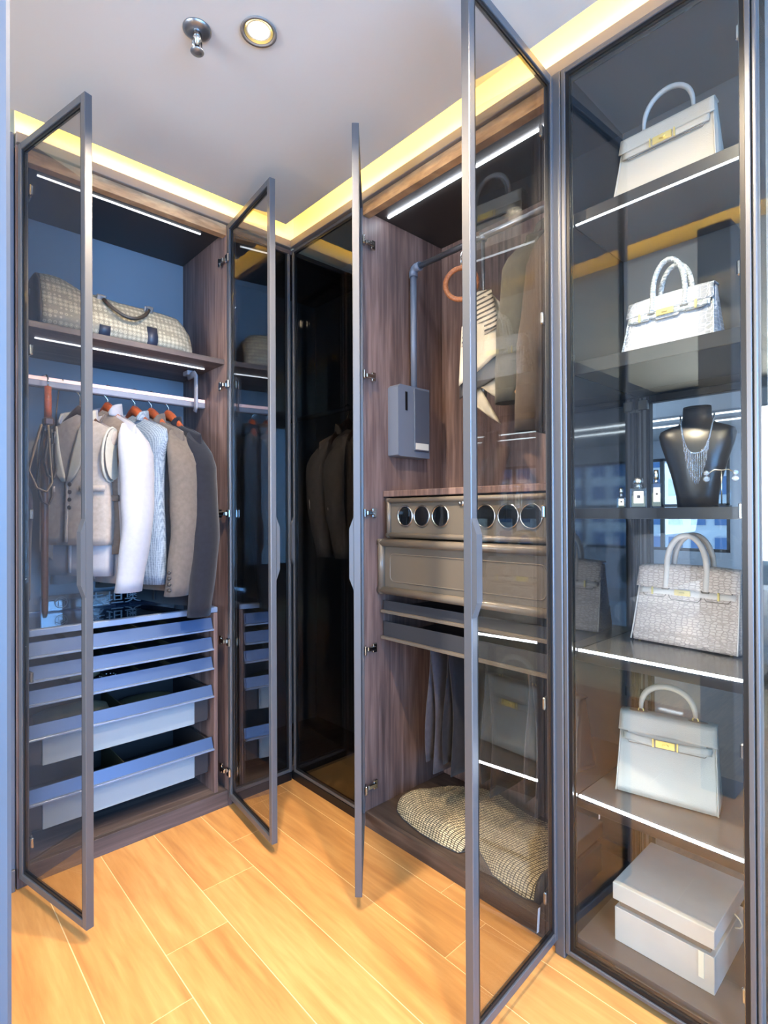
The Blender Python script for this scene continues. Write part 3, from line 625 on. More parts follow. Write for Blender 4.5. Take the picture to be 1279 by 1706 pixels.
K['hang_dark'] = wood('hanger_dark_wood', rgb(52, 34, 26), rgb(84, 58, 44), scale=(8, 30, 30), rough=.35)
K['beige'] = fabric('beige_wool', rgb(152, 143, 137)); K['cream'] = fabric('cream_lining', rgb(172, 168, 156), .05)
K['taupe_vest'] = fabric('taupe_wool', rgb(118, 105, 96)); K['white'] = fabric('white_cotton', rgb(154, 155, 163), .04, bump=.15)
K['tweed'] = weave('blue_grey_tweed', rgb(84, 97, 114), rgb(150, 162, 174), 90, 90)
K['stone'] = fabric('stone_wool', rgb(92, 84, 79)); K['navy'] = fabric('charcoal_navy_wool', rgb(25, 27, 36)); K['horn'] = mat('horn_button', rgb(46, 38, 34), .4)
K['olive'] = fabric('olive_grey_wool', rgb(76, 74, 65)); K['brownwool'] = fabric('brown_wool', rgb(78, 67, 58)); K['gilt'] = mat('gilt_button', rgb(190, 140, 84), .3, 1.0)
K['lining'] = mat('dark_lining', rgb(28, 28, 34), .7)

def hanger(x, y, rz, zr, lab, group, m='hang_wood', half=.15, drop=.10, clip=False):
    """zr = top of the rail it hangs on"""
    t = thing('coat_hanger', lab, 'hanger', (x, y, zr - drop - .06), rz, group)
    M = WM[t.name]; P = lambda a, b, c: tuple(M @ Vector((a, b, c - (zr - drop - .06))))
    pts = []; rs = []
    for k in range(-8, 9):
        s = k / 8; pts.append(P(half * s, -.012 * s * s, zr - drop + .018 - .112 * abs(s) ** 1.1)); rs.append(.010 + .003 * abs(s) ** 2 + .009 * (1 - abs(s)) ** 2)
    MB().tube(pts, rs, 10, flat=1.25, up=(0, 0, 1)).build('shoulder_bar', K[m], t)
    h = [P(0, 0, zr - drop + .02), P(0, 0, zr - .045)]
    for k in range(9):
        a = -pi / 2 + pi * 1.25 * k / 8; h.append(P(.0, -.021 * sin(a + pi / 2) + .0, zr - .018 + .0225 * sin(a + .0) * (1 if k else 1)))
    h = [P(0, 0, zr - drop + .02), P(0, 0, zr - .05), P(0, -.014, zr - .036), P(0, -.0215, zr - .018), P(0, -.017, zr - .002), P(0, 0, zr + .0065), P(0, .015, zr + .001), P(0, .0195, zr - .012)]
    MB().tube(h, .0028, 8).build('hook', K['chrome'], t)
    return t
HS = .205
def garment(name, lab, cat, x, y, rz, ztop, zhem, mats, group=None, sh=.21, th=.055, slope=.075, chest=1.0, waist=.93, hem=1.0, sleeves=True, slv_len=.60, slv_r=.056, neck=.065, vneck=.30, inner=None, lapel=True, collar='jacket', buttons=3, cuff=None, pocket=True, armhole=True, flare=.0, seed=1, fold=.10, arm_out=.03, slv_m=None, shirt_len=None, btn_m='horn', cuff_side=-1):
    """hanging garment: local x across the shoulders (+x towards the viewer), local -y is its front"""
    r = random.Random(seed)
    t = thing(name, lab, cat, (x, y, zhem), rz, group); M = WM[t.name]
    P = lambda a, b, c: tuple(M @ Vector((a, b, c - zhem)))
    body, trim = mats
    n = 40
    ph = r.random() * 6
    H = ztop - zhem
    def ringpt(u, k, inset=0.0):
        # u 0 at the shoulder ridge, 1 at the hem
        d = u * H; th_ = 2 * pi * k / n; c, s = cos(th_), sin(th_)
        w = sh * interp([0, .06, .22, .5, .78, 1], [.985, 1.0, .90 * chest, waist * .9, .92 * hem, .95 * hem], u)
        tt = th * interp([0, .03, .10, .3, .6, 1], [.22, .5, .85, 1.0, .92, .95 + flare], u)
        sx = math.copysign(abs(c) ** .75, c); sy = math.copysign(abs(s) ** .8, s)
        drop = slope * (abs(sx) ** 1.25) * (1 - smoothstep(.0, .42, u) )
        w_ = 1 + fold * smoothstep(.25, 1, u) * sin(5 * th_ + ph) * .5
        return P((w - inset) * sx * (1 + .02 * sin(3 * u * 3 + ph)), (tt * w_ - inset) * sy - .012 * u, ztop - d - drop * (1 if u < .5 else 1))
    us = [0, .015, .04, .08, .13, .2, .28, .37, .46, .56, .66, .76, .86, .94, 1.0]
    m = MB(); m.loft([[ringpt(u, k) for k in range(n)] for u in us], True, False)
    rin = [[ringpt(u, k, .006) for k in range(n)] for u in (1.0, .80)]
    m.m = 1; m.loft([[ringpt(1.0, k) for k in range(n)], rin[0], rin[1]], False, True); m.m = 0
    bo = m.build('body', [body, K['lining'] if slv_m is None else K['lining']], t)
    F = lambda a, z, o=.004: (a, -(th * interp([0, .05, .10, .3, .6, 1], [.30, .60, .85, 1.0, .92, .95 + flare], (ztop - z) / H)) * (max(0, 1 - (abs(a) / sh) ** 3) ** .8) - .012 * (ztop - z) / H - o, z)
    def patch(fn, nu, nv, mm, nm, par=t, thk=.004): return MB().sheet(lambda u, v: P(*fn(u, v)), nu, nv, thk).build(nm, mm, par)
    zv = ztop - vneck
    # inner layer seen in the neck opening
    if inner: patch(lambda u, v: F(lerp(-1, 1, u) * neck * .95 * (1 - v) ** .9 + 0, lerp(ztop - .035, zv, v), .003), 8, 8, inner, 'shirt_front')
    if lapel:
        for s in (-1, 1):
            patch(lambda u, v, s=s: F(s * (lerp(.004, neck * .9, 1 - v) + u * lerp(.018, .052, sin(pi * min(1, (1 - v) * 1.15)) ** .7)), lerp(ztop - .05, zv, v), .008), 5, 10, trim, 'lapel', thk=.005)
    elif collar == 'vest':
        for s in (-1, 1):
            patch(lambda u, v, s=s: F(s * (lerp(.004, neck, 1 - v) + u * .012), lerp(ztop - .03, zv, v), .007), 2, 10, trim, 'neck_edge', thk=.003)
    if collar in ('jacket', 'shirt'):
        hc = .040 if collar == 'jacket' else .048
        def cf(u, v):
            a = pi * (-.12 + 1.24 * u); rr = neck * (1.02 + .10 * v)
            return (rr * cos(a), rr * .75 * sin(a) - .012 - .02 * v * 0, ztop - .030 + hc * sin(pi * min(max(u, 0), 1)) ** .35 * (1 - v) + .010 - .012 * v)
        patch(cf, 18, 4, trim, 'collar', thk=.006)
    # placket and buttons
    patch(lambda u, v: F(lerp(-.006, .010, u), lerp(zv, zhem + .012, v), .006), 2, 10, body, 'front_edge', thk=.003)
    for k in range(buttons):
        z = lerp(zv - .01, zhem + .14, k / max(1, buttons - 1)); p = F(.018, z, .008)
        MB().lathe([(.0085, 0), (.0085, .003), (.004, .0035)], P(*p), 12, tuple((M.to_3x3() @ Vector((0, -1, 0))))).build('button', K[btn_m], t)
    if pocket:
        for s in (-1, 1):
            patch(lambda u, v, s=s: F(s * lerp(.06, .15, u), lerp(zhem + .22, zhem + .198, v) , .007), 5, 2, body, 'pocket_flap', thk=.004)
    if armhole and not sleeves:
        for s in (-1, 1):
            pts = []
            for k in range(21):
                a = 2 * pi * k / 20; pts.append(P(s * (sh * .93 - .012 * cos(a) * 0 - .02 * (1 - cos(a)) * .3), .045 * sin(a) * .95 - .006, ztop - slope - .085 + .10 * cos(a)))
            MB().tube(pts[:-1], .0045, 8, True).build('armhole_edge', trim, t)
            MB().sheet(lambda u, v: P(s * (sh * .945 + .002), .040 * sin(2 * pi * u) * v - .006, ztop - slope - .085 + .095 * cos(2 * pi * u) * v), 20, 3).build('armhole_lining', K['cream'], t)
    if sleeves:
        sm = slv_m or body
        for s in (-1, 1):
            pts = []; rs = []; z0 = ztop - slope - .012
            for k in range(15):
                v = k / 14
                px = s * (sh * .86 + interp([0, .10, .25, .6, 1], [0, .035, .045, .045 + arm_out, .02 + arm_out * 1.3], v)); py = interp([0, .3, .7, 1], [0, -.004, -.028, -.05], v)
                pts.append((px, py - .006, z0 - .0 - slv_len * v)); rs.append(slv_r * interp([0, .05, .14, .35, .7, 1], [.55, .88, 1.05, 1.0, .86, .78], v) * (1 + .03 * sin(v * 22 + ph) * (v > .3)))
            g = MB(); rings = []
            for i, (p, q) in enumerate(zip(pts, rs)):
                v = i / 14; rings.append([P(p[0] + q * .80 * cos(a), p[1] + q * 1.02 * sin(a), p[2] + (slope * .6 * (-s * cos(a)) * q / slv_r * (1 - v) ** 3) ) for a in [2 * pi * k / 18 for k in range(18)]])
            g.loft(rings, True, False); 
            inn = [[tuple(Vector(c) * .92 + sum((Vector(x) for x in rr), Vector()) / 18 * .08) for c in rr] for rr in (rings[-1], rings[-3])]
            g.m = 1; g.loft([rings[-1], inn[0], inn[1]], False, True)
            so = g.build('sleeve', [sm, K['lining']], t)
            if cuff:
                p = pts[-1]; q = rs[-1]
                for k in range(cuff):
                    a = -2.5 if s > 0 else -.64
                    a = cuff_side * (pi / 2 - .50)
                    c0 = (p[0] + q * .82 * cos(a) * 1.0, p[1] + q * 1.04 * sin(a), p[2] + .025 + k * .022)
                    nrm = M.to_3x3() @ Vector((cos(a), sin(a), 0))
                    MB().lathe([(.0075, 0), (.0075, .003), (.003, .004)], P(*c0), 10, tuple(nrm)).build('cuff_button', K[btn_m], so)
    return t

R90 = -pi / 2 + radians(13)
GA = 'suits and waistcoats on the left rail'; HA = 'wooden hangers on the left rail'
ZR = 1.7045
YH = 2.30
hx = {'vest': .562, 'shirt': .660, 'tweed': .762, 'stone': .828, 'navy': .898}
RV = -pi / 2 + radians(30)
hanger(hx['vest'], YH, RV, ZR, 'dark wooden hanger holding the pale beige waistcoat', HA, 'hang_dark', drop=.125)
hanger(hx['shirt'], YH, R90, ZR, 'reddish wooden hanger holding the white shirt with taupe waistcoat', HA, drop=.10)
hanger(hx['tweed'], YH, R90, ZR, 'reddish wooden hanger holding the blue-grey tweed waistcoat', HA, drop=.10)
hanger(hx['stone'], YH, R90, ZR, 'reddish wooden hanger holding the stone-brown suit jacket', HA, drop=.10)
hanger(hx['navy'], YH, R90, ZR, 'reddish wooden hanger holding the charcoal jacket, the one farthest right', HA, drop=.10)
garment('waistcoat', 'pale beige sleeveless waistcoat with pocket welt, leftmost of the hanging suits', 'waistcoat', hx['vest'], YH, RV, 1.585, 1.09, (K['beige'], K['cream']), sh=.170, th=.052, sleeves=False, lapel=True, collar='jacket', vneck=.26, inner=None, buttons=4, seed=3, group=None)
garment('shirt', 'white shirt hem hanging under the pale beige waistcoat', 'shirt', hx['vest'] + .004, YH + .004, RV, 1.58, .975, (K['white'], K['white']), sh=.165, th=.040, sleeves=False, armhole=False, lapel=False, collar='shirt', vneck=.05, buttons=5, seed=8, pocket=False, slope=.07)
garment('dress_shirt', 'white long-sleeved shirt with a taupe waistcoat over it', 'shirt', hx['shirt'], YH, R90, 1.612, .945, (K['white'], K['white']), sh=.195, th=.040, lapel=False, collar='shirt', vneck=.05, buttons=6, seed=5, pocket=False, slv_len=.60, slv_r=.060, arm_out=.035)
garment('waistcoat', 'taupe wool waistcoat worn over the white shirt on the rail', 'waistcoat', hx['shirt'] - .008, YH + .004, R90, 1.612, 1.055, (K['taupe_vest'], K['taupe_vest']), sh=.165, th=.056, sleeves=False, armhole=False, lapel=False, collar='vest', vneck=.24, inner=K['white'], buttons=5, seed=6, slope=.07)
garment('waistcoat', 'blue-grey tweed waistcoat between the white shirt and stone jacket', 'waistcoat', hx['tweed'], YH, R90, 1.605, .935, (K['tweed'], K['tweed']), sh=.215, th=.050, sleeves=False, armhole=False, lapel=True, vneck=.30, buttons=4, seed=9, hem=1.05)
garment('suit_jacket', 'stone-brown suit jacket with dark cuff buttons on the rail', 'jacket', hx['stone'], YH, R90, 1.602, .905, (K['stone'], K['stone']), sh=.215, th=.052, slv_len=.62, slv_r=.060, vneck=.34, buttons=2, cuff=4, seed=10)
garment('suit_jacket', 'charcoal suit jacket, the darkest and farthest right on the rail', 'jacket', hx['navy'], YH, R90, 1.598, .84, (K['navy'], K['navy']), sh=.215, th=.052, slv_len=.70, slv_r=.060, vneck=.34, buttons=2, seed=11, arm_out=.05)

# belt hanger, patterned tie and the umbrella at the left end of the rail
K['leather'] = mat('black_brown_leather', rgb(52, 44, 40), .45, bump=.2, bscale=400); K['leather_edge'] = mat('tan_belt', rgb(120, 104, 84), .5)
TX, TY = .437, 2.285
bh = thing('belt_hanger', 'slim wooden belt hanger at the left end of the rail', 'hanger', (TX, TY, 1.50))
MB().tube([(TX, TY - .08, 1.655), (TX, TY - .08, 1.54)], [.0115, .0125], 12).build('bar', K['hang_wood'], bh)
MB().tube([(TX, TY - .08, 1.65), (TX, TY - .08, 1.685), (TX, TY - .055, 1.70), (TX, TY - .02, 1.703), (TX, TY - .003, 1.7085), (TX, TY + .018, 1.7085), (TX, TY + .034, 1.70)], .003, 8).build('hook', K['chrome'], bh)
MB().box(TX - .016, TY - .105, 1.515, TX + .016, TY - .062, 1.545, .006).build('clasp', K['hang_dark'], bh)
def belt(lab, dx, dy, w, zt, zb, m, buckle=True, loop=.035):
    t = thing('belt', lab, 'belt', (TX + dx, TY - .085 + dy, zb), 0, 'belts on the belt hanger')
    x, y = TX + dx, TY - .085 + dy
    pts = [(x - .01, y, zt), (x - loop * .7, y - .01, lerp(zt, zb, .35)), (x - loop * 1.1, y - .012, lerp(zt, zb, .7)), (x - loop * .6, y - .012, zb + .012), (x, y - .01, zb), (x + loop * .35, y - .008, zb + .03), (x + loop * .25, y - .004, lerp(zt, zb, .55)), (x + .006, y, zt)]
    P_ = []
    for i in range(len(pts) - 1):
        for k in range(4): P_.append(tuple(lerp(a, b, k / 4) for a, b in zip(pts[i], pts[i + 1])))
    P_.append(pts[-1])
    MB().sheet(lambda u, v: (lambda q: (q[0] + 0, q[1] + (v - .5) * w, q[2]))(P_[min(len(P_) - 1, int(round(u * (len(P_) - 1))))]), len(P_) - 1, 2, .004).build('strap', m, t)
    if buckle:
        z = lerp(zt, zb, .22)
        MB().tube([(x + .004, y - w * .55, z - .02), (x + .004, y + w * .55, z - .02), (x + .006, y + w * .55, z + .02), (x + .006, y - w * .55, z + .02)], .0025, 8, True).build('buckle', K['steel'], t)
belt('tan-edged leather belt looped at the left of the belt hanger', -.012, -.012, .030, 1.515, 1.285, K['leather_edge'], False, .045)
belt('dark leather belt with steel buckle on the belt hanger', .010, -.004, .030, 1.515, 1.33, K['leather'], True, .022)
belt('long black leather belt hanging behind the other belts', .004, .040, .030, 1.515, 1.24, K['leather'], True, .030)
um = thing('umbrella', 'slim dark brown walking umbrella hanging down beside the belts', 'umbrella', (TX - .004, TY - .06, .845))
MB().tube([(TX - .004, TY - .045, 1.50), (TX - .004, TY - .045, 1.30), (TX - .005, TY - .05, .86), (TX - .005, TY - .05, .838)], [.012, .013, .011, .006], 10).build('shaft', K['hang_dark'], um)
MB().tube([(TX - .004, TY - .045, 1.50), (TX - .004, TY - .045, 1.512), (TX - .004, TY - .045, 1.52)], [.013, .012, .004], 10).build('top_cap', K['steel'], um)
K['brocade'] = mat('silver_brocade', rgb(176, 176, 170), .6, var=.0, col2=rgb(232, 230, 214), vscale=45, bump=.8, bscale=90, stretch=(1, 1, 2.5))
K['greysilk'] = mat('grey_silk', rgb(140, 130, 122), .45, var=.15, vscale=20)
tr = thing('tie_rack', 'pale grey tie holder with rounded loop behind the belts', 'hanger', (.54, 2.40, 1.40))
MB().tube([(.45, 2.40, 1.49), (.53, 2.40, 1.49), (.552, 2.40, 1.482), (.562, 2.40, 1.462), (.562, 2.40, 1.44), (.552, 2.40, 1.42), (.535, 2.40, 1.41), (.45, 2.40, 1.41)], .008, 10).tube([(.45, 2.40, 1.49), (.45, 2.40, 1.41)], .008, 10).build('loop', K['alu_lip'], tr)
MB().tube([(.50, 2.40, 1.495), (.50, 2.38, 1.60), (.50, 2.335, 1.69), (.50, 2.30, 1.7085), (.50, 2.275, 1.70)], .003, 8).build('hook', K['chrome'], tr)
def tie(lab, x, y, zt, zb, w, m, tw=.0):
    t = thing('necktie', lab, 'tie', (x, y, zb), 0, 'ties on the tie holder')
    def bl(u, v):
        z = lerp(zt, zb + w * .45, v); ww = w * interp([0, .3, 1], [.72, .8, 1], v)
        if v > .999: z = zb + abs(u - .5) * w * .9
        return (x + (u - .5) * ww + tw * v, y - .006 - .008 * sin(pi * u), z)
    MB().sheet(bl, 8, 14, .006).build('blade', m, t)
    MB().sheet(lambda u, v: (x + (u - .5) * w * .5 + .006, y + .016, lerp(zt, lerp(zb, zt, .3), v)), 4, 8, .004).build('tail', m, t)
    MB().sheet(lambda u, v: (x + (u - .5) * w * .6, y + .006 + .014 * cos(pi * v), zt + .011 * sin(pi * v)), 4, 8, .004).build('neck_fold', m, t)
tie('wide silver brocade tie hanging beside the belts', .505, 2.392, 1.421, 1.10, .085, K['brocade'])
tie('plain grey silk tie with a pointed tip under the brocade tie', .475, 2.380, 1.421, 1.03, .085, K['greysilk'], .01)
K['darkplum'] = fabric('dark_plum_cloth', rgb(62, 54, 66), .3, 20)
o = garment('jacket', 'dark plum garment hanging at the far left edge behind the door', 'jacket', .385, 2.36, -pi / 2, 1.34, .90, (K['darkplum'], K['darkplum']), sh=.12, th=.030, sleeves=False, armhole=False, lapel=False, collar='none', buttons=0, pocket=False, seed=21, vneck=.1)
MB().tube([(.385, 2.36, 1.335), (.385, 2.34, 1.5), (.385, 2.315, 1.69), (.385, 2.30, 1.7085), (.385, 2.28, 1.70)], .003, 8).build('hook', K['chrome'], o)

# clothes on the lift rail in the right wardrobe
ZB = 2.2225; GB = 'jackets on the lift rail'
hanger(1.630, .925, pi, ZB, 'dark wooden hanger holding the olive-grey jacket with gilt buttons', 'hangers on the lift rail', 'hang_dark', half=.13, drop=.085)
hanger(1.625, .852, pi, ZB, 'dark wooden hanger holding the brown jacket, nearest on the lift rail', 'hangers on the lift rail', 'hang_dark', half=.13, drop=.085)
garment('suit_jacket', 'olive-grey jacket with gilt cuff buttons on the lift rail', 'jacket', 1.630, .925, pi, 2.135, 1.47, (K['olive'], K['olive']), sh=.165, th=.040, slv_len=.50, slv_r=.058, cuff_side=1, vneck=.34, buttons=2, cuff=4, seed=12, btn_m='gilt', arm_out=.015)
garment('suit_jacket', 'brown wool jacket hanging nearest on the lift rail', 'jacket', 1.625, .852, pi, 2.135, 1.45, (K['brownwool'], K['brownwool']), sh=.165, th=.036, slv_len=.60, slv_r=.050, vneck=.34, buttons=2, seed=13, arm_out=.02)
# pale shirts inside the dark corner cabinet
MB().cyl((1.62, 2.50, 1.70), (1.62, 1.62, 1.70), .012, n=12).build('clothes_rail', K['steel'], WC)
for k, (yy, lab) in enumerate(((1.99, 'pale grey shirt behind the dark corner glass, the left one'), (1.86, 'pale grey shirt behind the dark corner glass, the right one'))):
    hanger(1.62, yy, 0, 1.712, 'dark hanger behind the corner glass, ' + ('left one' if k == 0 else 'right one'), 'hangers in the corner cabinet', 'hang_dark', half=.12)
    garment('dress_shirt', lab, 'shirt', 1.62, yy, 0, 1.60, 1.02, (K['beige'], K['beige']), sh=.17, th=.04, lapel=False, collar='shirt', vneck=.05, buttons=5, seed=30 + k, pocket=False, slv_len=.5, slv_r=.05, arm_out=.01)
# ring hanger with a striped scarf
K['ringwood'] = wood('ring_wood', rgb(150, 84, 50), rgb(196, 128, 84), scale=(20, 20, 20), rough=.35)
RX, RY, RZc = 1.566, 1.262, 2.045
ua = Vector((.50, -.86, 0)).normalized()
rg = thing('scarf_ring', 'round wooden scarf ring hanging from the lift rail', 'hanger', (RX, RY, RZc - .06))
MB().tube([Vector((RX, RY, RZc)) + ua * .058 * cos(a) + Vector((0, 0, .058 * sin(a))) for a in [2 * pi * k / 32 for k in range(32)]], .0095, 10, True).build('ring', K['ringwood'], rg)
MB().tube([(RX, RY, RZc + .064), (RX, RY, 2.15), (1.600, 1.275, 2.19), (1.597, 1.275, 2.211), (1.604, 1.275, 2.2245), (1.616, 1.275, 2.2265), (1.630, 1.275, 2.218)], .003, 8).build('hook', K['chrome'], rg)
def stripes(name, c1, c2, scale, dirn, thr=.5):
    m, n, b = new_mat(name); tc = n.nodes.new('ShaderNodeTexCoord'); mp = n.nodes.new('ShaderNodeMapping'); mp.inputs['Rotation'].default_value = dirn
    w = n.nodes.new('ShaderNodeTexWave'); w.inputs['Scale'].default_value = scale; w.bands_direction = 'Z'
    n.links.new(tc.outputs['Object'], mp.inputs[0]); n.links.new(mp.outputs[0], w.inputs['Vector'])
    r = n.nodes.new('ShaderNodeValToRGB'); r.color_ramp.interpolation = 'CONSTANT'; r.color_ramp.elements[0].color = c1; r.color_ramp.elements[1].color = c2; r.color_ramp.elements[1].position = thr
    n.links.new(w.outputs['Fac'], r.inputs[0]); n.links.new(r.outputs[0], b.inputs['Base Color']); b.inputs['Roughness'].default_value = .55; return m
K['silk'] = mat('ivory_silk', rgb(192, 185, 168), .5); K['silk_dark'] = mat('dark_silk_border', rgb(56, 54, 56), .5)
K['silk_striped'] = stripes('striped_silk', rgb(60, 54, 50), rgb(196, 188, 172), 24, (radians(0), radians(40), 0), .35)
sc = thing('silk_scarf', 'ivory silk scarf with dark stripes pulled through the wooden ring', 'scarf', (RX, RY, 1.60))
def sheetU(nm, m, pts, thk=.003, nrm=.0):   # quad sheet by four corners in (along ua, z, towards viewer)
    nv = Vector((-.86, -.50, 0))
    Q = [Vector((RX, RY, 0)) + ua * a + Vector((0, 0, z)) + nv * d for a, z, d in [(a_ + .066, z_, d_ + .012) for a_, z_, d_ in pts]]
    return MB().sheet(lambda u, v: (Q[0] * (1 - u) + Q[1] * u) * (1 - v) + (Q[3] * (1 - u) + Q[2] * u) * v + nv * .006 * sin(3 * pi * u) * v, 10, 8, thk).build(nm, m, sc)
sheetU('wrap', K['silk'], [(-.030, 2.000, -.012), (.040, 2.000, -.012), (.040, 1.975, .014), (-.030, 1.975, .014)])
sheetU('striped_panel', K['silk_striped'], [(-.045, 1.995, .014), (.045, 2.0, .014), (.075, 1.86, .022), (-.06, 1.80, .022)])
sheetU('ivory_panel', K['silk'], [(-.06, 1.875, .018), (.074, 1.885, .018), (.085, 1.775, .024), (-.07, 1.66, .024)])
sheetU('side_fold', K['silk'], [(.03, 1.99, -.004), (.05, 1.985, -.004), (.115, 1.90, -.006), (.075, 1.865, -.006)])
sheetU('dark_border', K['silk_dark'], [(-.07, 1.68, .012), (.088, 1.785, .012), (.095, 1.70, .010), (-.07, 1.615, .010)])
sheetU('tail', K['silk'], [(-.04, 1.665, .004), (.080, 1.73, .004), (.085, 1.60, .0), (-.01, 1.665, .0)])
sheetU('lower_tail', K['silk'], [(-.07, 1.64, -.006), (.0, 1.66, -.006), (.075, 1.52, -.010), (-.03, 1.60, -.010)])

# trousers on the lower bars
K['trouser'] = fabric('charcoal_trouser_cloth', rgb(70, 68, 76)); K['trouser2'] = fabric('black_trouser_cloth', rgb(34, 34, 40))
def trousers(lab, yc, m, zb):
    t = thing('trousers', lab, 'trousers', (1.62, yc, zb), 0, 'trousers hung over the bars')
    for s, zz in ((-1, zb), (1, zb + .03)):
        MB().sheet(lambda u, v, s=s, zz=zz: (lerp(1.505, 1.735, u) + .012 * sin(5 * v + s), yc + s * (.0095 + .010 * v + .006 * sin(pi * u) * v), lerp(.712, zz, v)), 8, 12, .004).build('leg', m, t)
    MB().sheet(lambda u, v: (lerp(1.505, 1.735, u), yc - .0095 * cos(pi * v), .712 + .0095 * sin(pi * v)), 8, 8, .004).build('fold', m, t)
for k, (lab, m, zb) in enumerate((('charcoal trousers folded over the bar nearest the gap between the doors', 'trouser', .24), ('black trousers on the bar next to the charcoal pair', 'trouser2', .26), ('dark trousers hanging behind the open glass door, middle of the bars', 'trouser2', .25), ('charcoal trousers hanging behind the open glass door, nearest the handbags', 'trouser', .25))):
    trousers(lab, .86 + .085 * (6, 5, 3, 1)[k], K[m], zb)

# ------------------------------------------------------------------ duffel bag on the upper shelf
def dots(name, c1, c2, scale, m2=None):
    m, n, b = new_mat(name); tc = n.nodes.new('ShaderNodeTexCoord')
    v = n.nodes.new('ShaderNodeTexVoronoi'); v.inputs['Scale'].default_value = scale; v.inputs['Randomness'].default_value = .12
    n.links.new(tc.outputs['Object'], v.inputs['Vector'])
    r = n.nodes.new('ShaderNodeValToRGB'); e = r.color_ramp.elements; e[0].position = .22; e[0].color = c2; e[1].position = .50; e[1].color = c1
    k = e.new(.32); k.color = c1; k2 = e.new(.40); k2.color = c2
    n.links.new(v.outputs['Distance'], r.inputs[0]); n.links.new(r.outputs[0], b.inputs['Base Color']); b.inputs['Roughness'].default_value = .55; return m
K['canvas'] = dots('patterned_canvas', rgb(138, 128, 108), rgb(194, 181, 155), 60)
K['trimleather'] = mat('dark_brown_leather', rgb(62, 54, 48), .45, bump=.2, bscale=300); K['stripe_leather'] = mat('navy_leather', rgb(44, 50, 66), .45)
DX0, DX1, DY, DZ = .415, .960, 2.30, 1.8475
db = thing('duffel_bag', 'beige patterned canvas duffel bag with dark leather ends on the upper shelf', 'bag', ((DX0 + DX1) / 2, DY, DZ))
def dring(x, t):
    hh = interp([0, .06, .14, .24, .5, .8, .93, 1], [.222, .228, .224, .198, .186, .185, .178, .13], t); w = interp([0, .1, .5, .9, 1], [.135, .132, .125, .120, .10], t)
    pts = []
    for k in range(28):
        a = 2 * pi * k / 28; c, s = cos(a), sin(a)
        px = math.copysign(abs(c) ** .55, c); pz = math.copysign(abs(s) ** .60, s)
        z = hh / 2 + hh / 2 * pz
        pts.append((x, DY + w * px * lerp(1.0, .62, max(0, z / hh - .25) / .75) , DZ + z))
    return pts
MB().loft([dring(lerp(DX0, DX1, i / 24), i / 24) for i in range(25)]).build('body', K['canvas'], db)
MB().loft([[(DX0 - d, DY + (p[1] - DY) * s, DZ + (p[2] - DZ - .11) * s + .11) for p in dring(0, 0)] for d, s in ((.001, 1.01), (.008, 1.0), (.014, .9), (.018, .5), (.019, .1))]).build('end_panel', K['trimleather'], db)
for x in (.615, .790):
    m = MB(); rings = []
    t = (x - DX0) / (DX1 - DX0); base = dring(x, t)
    for dx in (-.018, .018): rings.append([(x + dx, DY + (p[1] - DY) * 1.012, DZ + (p[2] - DZ) * 1.012) for p in dring(x, t)])
    m.loft(rings, False, False); m.build('strap', K['canvas'], db)
    m = MB(); idx = [k for k in range(28) if base[k][1] < DY and base[k][2] < DZ + .095]
    m.sheet(lambda u, v: (x + (u - .5) * .038, *(lambda p: (DY + (p[1] - DY) * 1.03, DZ + (p[2] - DZ) * 1.0))(base[idx[min(len(idx) - 1, int(round(v * (len(idx) - 1))))]])), 2, len(idx) - 1, .003)
    m.build('strap_end', K['stripe_leather'], db)
    MB().obox((x, DY - .078, DZ + .172), (1, 0, 0), (0, 1, .5), (0, -.5, 1), .034, .010, .026, .003).build('handle_tab', K['steel'], db)
for y0 in (-.080, .075):
    MB().tube([(.620 + .165 * k / 14, DY + y0 + math.copysign(.012 + .042 * sin(pi * k / 14) ** .7, y0), DZ + .165 - .062 * sin(pi * k / 14) ** .8) for k in range(15)], .0068, 10).build('handle', K['trimleather'], db)
MB().tube([(DX0 - .022, DY - .03 + .006 * cos(a), DZ + .15 + .010 * sin(a)) for a in [2 * pi * k / 12 for k in range(12)]], .002, 6, True).build('end_ring', K['steel'], db)

